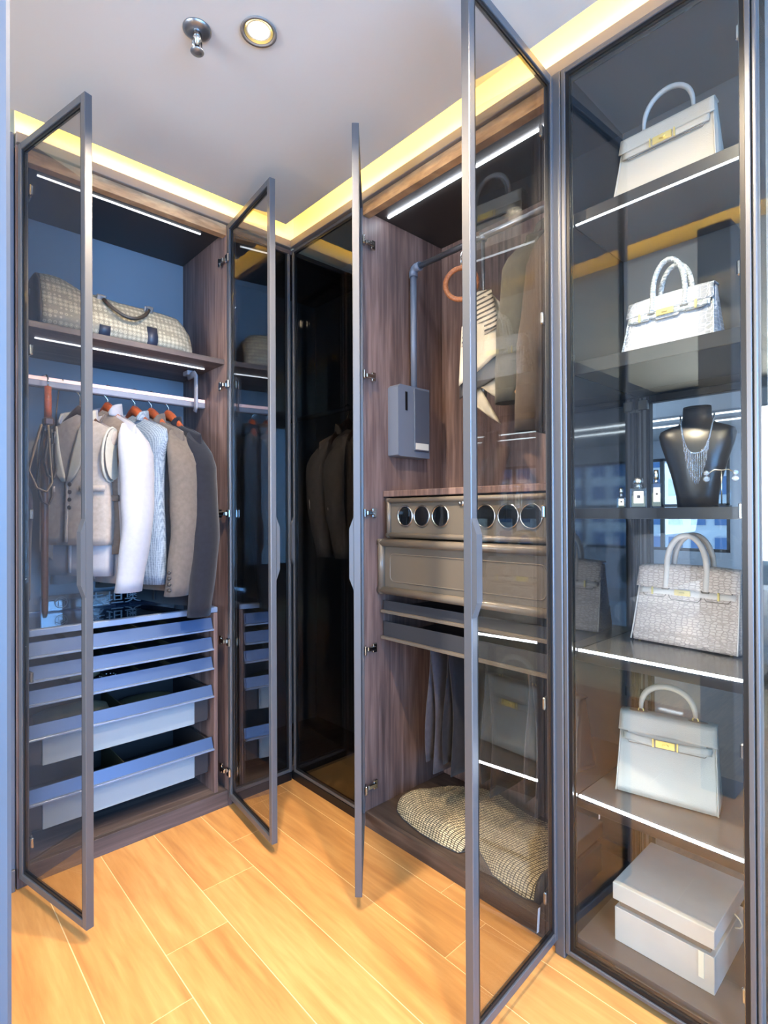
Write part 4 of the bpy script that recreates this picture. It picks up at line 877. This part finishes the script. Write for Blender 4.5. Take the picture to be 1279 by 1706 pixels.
# ------------------------------------------------------------------ handbags, jewellery, perfume and boxes in the display cabinet
def leather(name, col, rough=.5, kind=None, dark=None):
    m, n, b = new_mat(name); b.inputs['Roughness'].default_value = rough; b.inputs['Base Color'].default_value = col; b.inputs['Specular IOR Level'].default_value = .4
    tc = n.nodes.new('ShaderNodeTexCoord'); bp = n.nodes.new('ShaderNodeBump'); bp.inputs['Distance'].default_value = .0015; bp.inputs['Strength'].default_value = .25
    if kind is None:
        v = n.nodes.new('ShaderNodeTexVoronoi'); v.inputs['Scale'].default_value = 500; n.links.new(tc.outputs['Object'], v.inputs['Vector']); n.links.new(v.outputs['Distance'], bp.inputs['Height'])
    else:
        mp = n.nodes.new('ShaderNodeMapping'); mp.inputs['Scale'].default_value = (1, .35, 1.25) if kind == 'croc' else (.62, .5, 1.3)
        n.links.new(tc.outputs['Object'], mp.inputs[0])
        v = n.nodes.new('ShaderNodeTexVoronoi'); v.feature = 'DISTANCE_TO_EDGE'; v.inputs['Scale'].default_value = 75 if kind == 'croc' else 112; v.inputs['Randomness'].default_value = .55
        n.links.new(mp.outputs[0], v.inputs['Vector'])
        r = n.nodes.new('ShaderNodeValToRGB'); r.color_ramp.elements[0].position = .02; r.color_ramp.elements[1].position = .16
        n.links.new(v.outputs['Distance'], r.inputs[0]); n.links.new(r.outputs[0], bp.inputs['Height']); bp.inputs['Strength'].default_value = .7
        nz = n.nodes.new('ShaderNodeTexNoise'); nz.inputs['Scale'].default_value = 14; n.links.new(tc.outputs['Object'], nz.inputs['Vector'])
        if kind == 'croc':    # darker small scales towards the sides, plain pale leather in the middle
            sp = n.nodes.new('ShaderNodeSeparateXYZ'); n.links.new(tc.outputs['Object'], sp.inputs[0])
            ab = n.nodes.new('ShaderNodeMath'); ab.operation = 'ABSOLUTE'; n.links.new(sp.outputs['X'], ab.inputs[0])
            mr = n.nodes.new('ShaderNodeMapRange'); mr.inputs['From Min'].default_value = .055; mr.inputs['From Max'].default_value = .105; n.links.new(ab.outputs[0], mr.inputs[0])
            iv = n.nodes.new('ShaderNodeMath'); iv.operation = 'MULTIPLY'; n.links.new(r.outputs[0], iv.inputs[0]); n.links.new(mr.outputs[0], iv.inputs[1])
            fac = n.nodes.new('ShaderNodeMath'); fac.operation = 'MULTIPLY'; fac.inputs[1].default_value = .75; n.links.new(iv.outputs[0], fac.inputs[0]); f = fac.outputs[0]; c2 = dark
        else:
            iv = n.nodes.new('ShaderNodeMath'); iv.operation = 'SUBTRACT'; iv.inputs[0].default_value = 1.0; n.links.new(r.outputs[0], iv.inputs[1])
            fac = n.nodes.new('ShaderNodeMath'); fac.operation = 'MULTIPLY'; fac.inputs[1].default_value = .8; n.links.new(iv.outputs[0], fac.inputs[0]); f = fac.outputs[0]; c2 = dark
        mx = n.nodes.new('ShaderNodeMix'); mx.data_type = 'RGBA'; mx.inputs['A'].default_value = col; mx.inputs['B'].default_value = c2
        n.links.new(f, mx.inputs['Factor']); n.links.new(mx.outputs['Result'], b.inputs['Base Color'])
    n.links.new(bp.outputs[0], b.inputs['Normal']); return m
K['lea_grey'] = leather('warm_grey_leather', rgb(192, 181, 168)); K['lea_grey_h'] = leather('grey_handle_leather', rgb(178, 176, 176))
K['lea_sage'] = leather('pale_sage_grey_leather', rgb(160, 158, 150)); K['lea_croc'] = leather('white_grey_croc', rgb(168, 172, 184), .3, 'croc', rgb(92, 99, 106))
K['lea_croc2'] = leather('speckled_croc', rgb(150, 158, 164), .35, 'snake', rgb(226, 230, 234)); K['lea_py'] = leather('beige_python', rgb(222, 204, 192), .5, 'snake', rgb(184, 164, 152)); K['lea_py_h'] = leather('beige_leather', rgb(222, 210, 200))
K['edge_dark'] = mat('dark_edge_paint', rgb(96, 96, 98), .5); K['edge_tan'] = mat('tan_edge_paint', rgb(126, 112, 98), .5)
def rrect(hw, hd, r, n=5):
    r = min(r, hw * .98, hd * .98); pts = []
    for sx, sy, a0 in ((1, 1, 0), (-1, 1, pi / 2), (-1, -1, pi), (1, -1, 1.5 * pi)):
        for k in range(n + 1):
            a = a0 + pi / 2 * k / n; pts.append((sx * (hw - r) + r * cos(a), sy * (hd - r) + r * sin(a)))
    return pts
def handbag(lab, loc, rz, Wb, Wt, H, D, style, m, mh, mf, edge, hh, hs, hr=.0055, shm=None, arch=0.0, hang=0.0):
    t = thing('handbag', lab, 'handbag', loc, rz, 'handbags in the display cabinet'); M = WM[t.name]; P = lambda a, b, c: tuple(M @ Vector((a, b, c)))
    hw = lambda z: lerp(Wb / 2, Wt / 2, z / H); hd = lambda z: lerp(D / 2, .014, (z / H) ** .85)
    top = lambda a: arch * (1 - (2 * a / Wt) ** 2)
    rings = []
    for i in range(13):
        z = .003 + (H - .003) * i / 12
        pw = hw(z) * (.985 if i == 0 else 1); rings.append([P(a * (1 if abs(b) > hd(z) * .8 else 1), b * (.93 if i == 0 else 1) * (1 - .22 * (abs(a) > pw * .97) * (1 if i < 11 else 0)), z + (top(a) * (z / H) ** 6)) for a, b in rrect(pw, hd(z), .010)])
    MB().loft(rings).build('body', m, t)
    for a in (-1, 1):
        for b in (-1, 1): MB().cyl(P(a * Wb * .42, b * D * .36, 0), P(a * Wb * .42, b * D * .36, .005), .004, .005, 8).build('foot', mf, t)
    F = lambda a, z, o: P(a, -hd(min(z, H)) - o, z)
    # piping along the two front side seams
    for s in (-1, 1):
        MB().tube([P(s * (hw(z) - .004), -hd(z) + .000, z) for z in [.004 + (H - .01) * k / 10 for k in range(11)]], .0022, 6).build('piping', m if style == 'one' else mh, t)
    def flap_fn(a0, a1, z_low):
        def fn(u, v):
            a = lerp(a0, a1, u) * Wt / 2
            if v < .30: q = v / .30; return P(a * 1.004, lerp(hd(H) + .002, -hd(H) - .004, q), H + .0035 + top(a))
            z = lerp(H + .002, z_low, (v - .30) / .70); a2 = lerp(a0, a1, u) * hw(z) * 1.004
            return P(a2, -hd(z) - .005, z + top(a) * max(0, (z / H)) ** 6)
        return fn
    zf = H * .70 if style == 'one' else H * .70
    MB().sheet(flap_fn(-1.0, 1.0, H * (.79 if style == 'one' else .745)), 16, 12, .004).build('flap', m, t)
    def tongue(a0, a1, zt, zl, cut, nm='flap_tongue'):
        W = hw(zl)
        poly = [(a0, zt), (a1, zt), (a1, zl + cut), (a1 - cut * .7, zl), (a0 + cut * .7, zl), (a0, zl + cut)]
        g = MB(); n = len(poly)
        f0 = [F(a, z, .0015) for a, z in poly]; f1 = [F(a, z, .0065) for a, z in poly]
        g.add(f0 + f1, [tuple(range(n))[::-1], tuple(range(n, 2 * n))] + [(i, (i + 1) % n, n + (i + 1) % n, n + i) for i in range(n)], False)
        o = g.build(nm, m, t)
        e = [F(a, z, .0068) for a, z in poly[2:]] + [F(a0, zt, .0068)]; e = [F(a1, zt, .0068)] + e
        MB().tube(e, .0011, 6).build('edge_line', edge, o)
    w0 = hw(H * .7)
    if style == 'one':
        tongue(-w0 * .80, w0 * .80, H * .80, H * .655, .006)
        zs = H * .735
        MB().sheet(lambda u, v: (lambda a: F(a, zs + (v - .5) * .019 - .004 * sin(pi * u) , .0085 + .006 * sin(pi * u) ** .7))(lerp(-1, 1, u) * w0 * .90), 16, 3, .003).build('belt_strap', m, t)
        sz = .024
        g = MB(); c = Vector(F(0, zs - .003, .0175)); X = M.to_3x3() @ Vector((1, 0, 0)); Y = M.to_3x3() @ Vector((0, 1, 0)); Z = Vector((0, 0, 1))
        g.obox(c, X, Y, Z, .046, .004, .019, .0012); cl = g.build('clasp', mf, t)
        MB().obox(c - Y * .0045, X, Y, Z, .012, .005, .006, .001).cyl(tuple(c - Y * .002 + X * .004), tuple(c - Y * .008 + X * .004), .0045, n=12).build('turnlock', K['gold'], cl)
        for s in (-1, 1): MB().obox(c + X * s * .029, X, Y, Z, .004, .005, .022, .001).build('clasp_bar', mf, cl)
        g = MB()
        pts = [P(hs * cos(a) * (1.0), 0, H + .016 + top(0) + hh * max(0, sin(a)) ** .82) for a in [pi - pi * k / 20 for k in range(21)]]
        g.tube(pts, [hr * interp([0, .12, .5, .88, 1], [.7, 1, 1.15, 1, .7], k / 20) for k in range(21)], 12, flat=1.0).build('handle', mh, t)
        for s in (-1, 1):
            MB().tube([P(s * hs + .0065 * cos(a), 0, H + .010 + .0075 * sin(a)) for a in [2 * pi * k / 14 for k in range(14)]], .0018, 8, True).build('handle_ring', mf, t)
            MB().lathe([(.021, 0), (.019, .0025), (.001, .003)], P(s * (hs + .008), 0, H + .0040), 20, sy=.42, sx=1.0).build('handle_base', edge, t) if False else MB().sheet(lambda u, v, s=s: P(s * (hs + .006) + .024 * cos(2 * pi * u) * v, .011 * sin(2 * pi * u) * v, H + .0078 + top(hs) - .002 * v), 20, 3, .002).build('handle_base', edge, t)
    else:
        for a0, a1, zl in ((-.86, -.36, .625), (-.31, .31, .60), (.36, .86, .625)): tongue(a0 * w0, a1 * w0, H * .76, H * zl, .010)
        zs = H * .70
        for a0, a1 in ((-.93, .93),): MB().sheet(lambda u, v: (lambda a: F(a, zs + (v - .5) * .015, .0085))(lerp(a0, a1, u) * w0), 16, 2, .003).build('belt_strap', mh, t)
        X = M.to_3x3() @ Vector((1, 0, 0)); Y = M.to_3x3() @ Vector((0, 1, 0)); Z = Vector((0, 0, 1)); c = Vector(F(-.004, zs + .001, .014))
        cl = MB().obox(c, X, Y, Z, .042, .004, .016, .001).build('clasp', mf, t)
        MB().obox(c - Y * .004, X, Y, Z, .014, .005, .005, .001).build('turnlock', K['gold'], cl)
        for s in (-1, 1): MB().obox(Vector(F(s * w0 * .64, zs, .0125)), X, Y, Z, .005, .004, .022, .001).build('strap_bar', mf, t)
        for fb in (-1, 1):
            y0 = lambda z: fb * (hd(min(z, H)) + .0075)
            pts = [P(-hs, y0(H * .74), H * .74), P(-hs, y0(H * .86), H * .86), P(-hs * .99, y0(H), H)]
            pts += [P(hs * cos(a) * .99, fb * (hd(H) + .010), H + hh * sin(a) ** .85) for a in [pi - pi * k / 18 for k in range(1, 18)]]
            pts += [P(hs * .99, y0(H), H), P(hs, y0(H * .86), H * .86), P(hs, y0(H * .74), H * .74)]
            MB().tube(pts, hr, 10).build('handle', mh, t)
            for s in (-1, 1): MB().obox(Vector(P(s * hs, y0(H * .74), H * .735)), X, Y, Z, .019, .009, .004, .001).build('handle_tab', edge, t)
    return t
def at(front_mid, rz, D):    # front bottom middle -> base centre
    n = Matrix.Rotation(rz, 3, 'Z') @ Vector((0, 1, 0)); v = Vector(front_mid) + n * D / 2; return tuple(v)
handbag('warm grey handbag with one arched handle on the top shelf', at((1.437, .520, 2.0165), radians(-90), .10), radians(-90), .252, .222, .182, .105, 'one', K['lea_grey'], K['lea_grey_h'], K['gold'], K['edge_dark'], .078, .060, .0060)
handbag('white and grey reptile-skin handbag with two speckled handles, second shelf', at((1.455, .522, 1.6115), radians(-92), .11), radians(-92), .232, .206, .148, .11, 'two', K['lea_croc'], K['lea_croc2'], K['gold'], K['edge_dark'], .092, .040, .0065, arch=.004)
handbag('beige snakeskin handbag with two tall handles on the lit middle shelf', at((1.614, .541, .8285), radians(-94), .13), radians(-94), .285, .265, .210, .135, 'two', K['lea_py'], K['lea_py_h'], K['gold'], K['edge_tan'], .098, .053, .0078, arch=.006)
handbag('pale sage-grey handbag with one arched handle on the lowest lit shelf', at((1.512, .548, .4335), radians(-79), .11), radians(-79), .250, .232, .208, .11, 'one', K['lea_sage'], K['lea_sage'], K['gold'], K['edge_tan'], .070, .066, .0075)

# black bust with a fringe necklace
BX, BY, BZ = 1.545, .475, 1.2135
RB = Matrix.Translation((BX, BY, BZ)) @ Matrix.Rotation(radians(-76), 4, 'Z')
K['bust'] = mat('black_satin_leather', rgb(30, 31, 36), .32, spec=.6)
bu = thing('jewellery_bust', 'black neck-and-shoulder display bust beside the perfume bottles', 'bust', (BX, BY, BZ))
BW = [(0, .046, .034), (.03, .048, .036), (.08, .058, .038), (.13, .072, .038), (.165, .083, .036), (.188, .088, .032), (.200, .084, .029), (.208, .068, .027), (.216, .044, .025), (.228, .034, .025), (.250, .033, .025), (.262, .032, .025)]
def bring(z, w, d, n=28):
    lean = -.012 * sin(pi * min(1, z / .2)) + .016 * smoothstep(.19, .26, z)
    return [RB @ Vector((w * math.copysign(abs(cos(a)) ** .85, cos(a)), lean + d * sin(a) * (1 if sin(a) < 0 else .35), z + (.012 * cos(a) if z > .17 and z < .21 else 0) * 0 + (.006 * (sin(a)) if z > .23 else 0))) for a in [2 * pi * k / n for k in range(n)]]
MB().loft([bring(*q) for q in BW]).build('torso', K['bust'], bu)
nk = thing('necklace', 'silver fringe necklace draped on the black bust', 'necklace', (BX, BY, BZ + .10))
def bsurf(a, z):      # point on the bust's front at sideways a, height z
    w = interp([q[0] for q in BW], [q[1] for q in BW], z); d = interp([q[0] for q in BW], [q[2] for q in BW], z)
    lean = -.012 * sin(pi * min(1, z / .2)) + .016 * smoothstep(.19, .26, z)
    return RB @ Vector((a, lean - d * max(.0, 1 - (abs(a) / w) ** 2.4) ** .5 - .0025, z))
def chainz(a): return .118 + 1.35 * abs(a) ** 1.0 * (abs(a) / .04) ** .9 if abs(a) < .04 else .118 + .054 + (abs(a) - .04) * 6
K['rhine'] = mat('rhinestone_silver', rgb(232, 234, 238), .12, 1.0, bump=1.0, bscale=900)
arc = [bsurf(a, min(.240, .136 + (abs(a) / .0385) ** 3.2 * .104)) for a in [-.0385 + .077 * k / 40 for k in range(41)]]
MB().tube(arc, .0024, 6).build('chain', K['rhine'], nk)
for k in range(17):
    a = -.033 + .066 * k / 16; z = .136 + (abs(a) / .0385) ** 3.2 * .104; L = .058 * (1 - (abs(a) / .036) ** 1.3) + .022
    pts = [bsurf(a * (1 - .10 * j / 6), z - L * j / 6) for j in range(7)]
    MB().tube(pts, [.0009, .0015, .0009, .0015, .0009, .0014, .0006], 5).build('fringe_strand', K['rhine'], nk)
# earring stand with two earrings
EX, EY, EZ = 1.450, .394, 1.2135
es = thing('earring_stand', 'slim silver T-shaped earring stand on the jewellery shelf', 'stand', (EX, EY, EZ)); u_ = Vector((.30, -.954, 0))
E0 = Vector((EX, EY, EZ))
MB().box(EX - .012, EY - .018, EZ, EX + .012, EY + .018, EZ + .004, .001).build('base', K['acryl'], es)
MB().cyl((EX, EY, EZ + .004), (EX, EY, EZ + .086), .0016, n=8).build('post', K['chrome'], es)
MB().tube([E0 + u_ * a + Vector((0, 0, z)) for a, z in ((-.031, .084), (-.026, .080), (-.014, .0885), (0, .086), (.014, .0885), (.026, .080), (.031, .084))], .0016, 8).build('cross_arm', K['chrome'], es)
for s, lab in ((-1, 'round crystal drop earring on the left arm of the stand'), (1, 'round crystal drop earring on the right arm of the stand')):
    c = E0 + u_ * s * .029 + Vector((-.004, 0, 0))
    e = thing('earring', lab, 'earring', tuple(c + Vector((0, 0, .052))), 0, 'pair of drop earrings')
    for z, r_ in ((.080, .0064), (.066, .0076)):
        MB().lathe([(.0005, -.0025), (r_ * .7, -.002), (r_, 0), (r_ * .7, .0022), (.0005, .0028)], tuple(c + Vector((-.002, 0, z))), 12, (-.9, -.43, 0)).build('stone', K['rhine'], e)
# perfume bottles
K['bottle'] = glass('bottle_glass', (.66, .76, .84, 1), .22); K['perfume'] = mat('perfume_liquid', rgb(176, 170, 140), .1, spec=.6); K['label'] = mat('cream_label', rgb(236, 230, 208), .6); K['label_ink'] = mat('label_ink', rgb(30, 30, 34), .6)
def perfume(lab, x, y, w, d, h, ch, cr, capm, sq=True):
    rz = radians(-62); t = thing('perfume_bottle', lab, 'perfume', (x, y, 1.2135), rz, 'perfume bottles'); M = WM[t.name]; P = lambda a, b, c: tuple(M @ Vector((a, b, c)))
    X = M.to_3x3() @ Vector((1, 0, 0)); Y = M.to_3x3() @ Vector((0, 1, 0)); Z = Vector((0, 0, 1))
    MB().obox(P(0, 0, h / 2), X, Y, Z, w, d, h, .003).build('flacon', K['bottle'], t)
    MB().obox(P(0, 0, h * .33), X, Y, Z, w * .82, d * .78, h * .55, .002).build('liquid', K['perfume'], t)
    l = MB().obox(P(0, -d / 2 - .0004, h * .52), X, Y, Z, w * .60, .0008, h * .58).build('label', K['label'], t)
    MB().obox(P(0, -d / 2 - .0011, h * .55), X, Y, Z, w * .20, .0006, w * .20).build('emblem', K['label_ink'], l)
    MB().lathe([(cr * .8, 0), (cr * .8, .004), (cr * .62, .005), (cr * .62, .008), (cr, .010), (cr * 1.05, ch * .6), (cr * .9, ch)], P(0, 0, h), 20).build('stopper', capm, t)
perfume('smallest perfume bottle with a slim clear cap, left of the three', 1.500, .652, .021, .014, .032, .024, .0055, K['chrome'])
perfume('squat square perfume bottle with a faceted round stopper, middle of the three', 1.500, .606, .040, .024, .055, .026, .0125, K['chrome'])
perfume('tall slim perfume bottle with a high cylinder cap, right of the three', 1.502, .560, .026, .018, .066, .034, .0065, K['chrome'])
# grey lidded box
K['boxgrey'] = mat('grey_suede_paper', rgb(196, 191, 182), .85, var=.06, vscale=12); K['boxdark'] = mat('box_inner_liner', rgb(126, 112, 98), .8)
gb = thing('gift_box', 'grey lidded storage box with a white ribbon tag at the bottom of the display cabinet', 'box', (1.57, .534, .0555))
MB().box(1.447, .415, .0555, 1.692, .653, .145, .0015).build('base', K['boxgrey'], gb); MB().box(1.458, .426, .1455, 1.681, .642, .170).build('inner_liner', K['boxdark'], gb)
MB().box(1.440, .413, .168, 1.698, .655, .212, .0015).build('lid', K['boxgrey'], gb)
MB().box(1.4445, .437, .084, 1.4468, .449, .146).build('tag', K['label'], gb)['label'] = 'white ribbon tag'
MB().tube([(1.60, .4125, .175), (1.60, .400, .165), (1.605, .396, .150), (1.61, .402, .138), (1.61, .414, .134)], .002, 6).build('ribbon_loop', K['label'], gb)

# ------------------------------------------------------------------ woven throw at the bottom of the right wardrobe
m, n, b = new_mat('open_weave'); K['throw'] = m
tc = n.nodes.new('ShaderNodeTexCoord'); br = n.nodes.new('ShaderNodeTexBrick'); br.inputs['Scale'].default_value = 1.0
br.inputs['Color1'].default_value = rgb(226, 210, 170); br.inputs['Color2'].default_value = rgb(190, 176, 142); br.inputs['Mortar'].default_value = rgb(52, 46, 36)
br.inputs['Brick Width'].default_value = .0125; br.inputs['Row Height'].default_value = .0085; br.inputs['Mortar Size'].default_value = .0016; br.offset = 0.0; br.inputs['Mortar Smooth'].default_value = .3
uv = n.nodes.new('ShaderNodeUVMap'); uv.uv_map = 'cloth'
nz = n.nodes.new('ShaderNodeTexNoise'); nz.inputs['Scale'].default_value = 60; n.links.new(uv.outputs[0], nz.inputs['Vector'])
mixv = n.nodes.new('ShaderNodeMix'); mixv.data_type = 'VECTOR'; mixv.inputs['Factor'].default_value = .006; n.links.new(uv.outputs[0], mixv.inputs['A']); n.links.new(nz.outputs['Color'], mixv.inputs['B'])
n.links.new(mixv.outputs['Result'], br.inputs['Vector']); n.links.new(br.outputs['Color'], b.inputs['Base Color']); b.inputs['Roughness'].default_value = .9
bp = n.nodes.new('ShaderNodeBump'); bp.inputs['Strength'].default_value = .8; bp.inputs['Distance'].default_value = .002; bp.invert = True; n.links.new(br.outputs['Fac'], bp.inputs['Height']); n.links.new(bp.outputs[0], b.inputs['Normal'])
TS = [0, .06, .16, .30, .42, .52, .565, .62, .70, .80, .90, 1.0]
TYs = [1.535, 1.50, 1.444, 1.341, 1.242, 1.176, 1.145, 1.092, 1.029, .954, .906, .885]
TF = [1.505, 1.460, 1.436, 1.418, 1.418, 1.427, 1.495, 1.459, 1.417, 1.404, 1.402, 1.412]
TB = [1.545, 1.62, 1.70, 1.76, 1.77, 1.765, 1.76, 1.755, 1.75, 1.745, 1.74, 1.735]
def thr(u, v):
    y = interp(TS, TYs, u); xf = interp(TS, TF, u); xb = interp(TS, TB, u); e = v
    x = lerp(xf, xb, e); th_ = .052 * (1 - .35 * sin(pi * min(1, max(0, (u - .40) / .32)))) * smoothstep(0, .09, u) + .006
    z = .0575 + th_ * (max(0, 1 - (1 - min(1, e / .16)) ** 2) ** .5 if e < .16 else 1) * (1 - .25 * smoothstep(.6, 1, e)) + .006 * sin(9 * u + 4 * v) * smoothstep(.1, .4, e)
    return (x, y + .03 * (v - .4) * (u - .5), z)
tw = thing('woven_throw', 'cream and brown open-weave throw lying folded on the wardrobe floor', 'blanket', (1.6, 1.2, .057))
g = MB(); NU, NV = 60, 28
g.sheet(thr, NU, NV); o = g.build('top_layer', K['throw'], tw)
uvl = o.data.uv_layers.new(name='cloth'); iv = Vector((1.6, 1.2, .057))
acc = []
for lp in o.data.loops:
    p = o.data.vertices[lp.vertex_index].co + iv; uvl.data[lp.index].uv = (p.y + .25 * (p.x - 1.4) , (p.x) * 1.0 + p.z * 1.0)
K['throw_lining'] = mat('charcoal_lining', rgb(66, 66, 70), .7)
g = MB()
g.sheet(lambda u, v: (lambda a, b_: (a[0] + .006, a[1], lerp(.0572, a[2] - .004, 1 - abs(2 * v - 1) * 0) if v > .5 else .0572))(thr(u, .02 + .96 * (v if v > .5 else v)), 0), 30, 10)
MB().loft([[(thr(.985 + d, v)[0], thr(1, v)[1] - .001 - d * 0 - off, max(.0572, (thr(1, v)[2] - .0575) * s + .0575)) for v in [k / 14 for k in range(15)]] + [(thr(1, v)[0], thr(1, v)[1] - .001 - off, .0572) for v in [k / 14 for k in range(14, -1, -1)]] for d, off, s in ((0, 0, 1), (0, .010, .96), (0, .018, .7), (0, .02, .2))]).build('rolled_end', K['throw_lining'], tw)
rim_ = [(thr(u, 0)[0] - .001, thr(u, 0)[1], .0590) for u in [k / 40 for k in range(41)]]
MB().tube(rim_, .0018, 6).build('dark_hem', K['throw_lining'], tw)
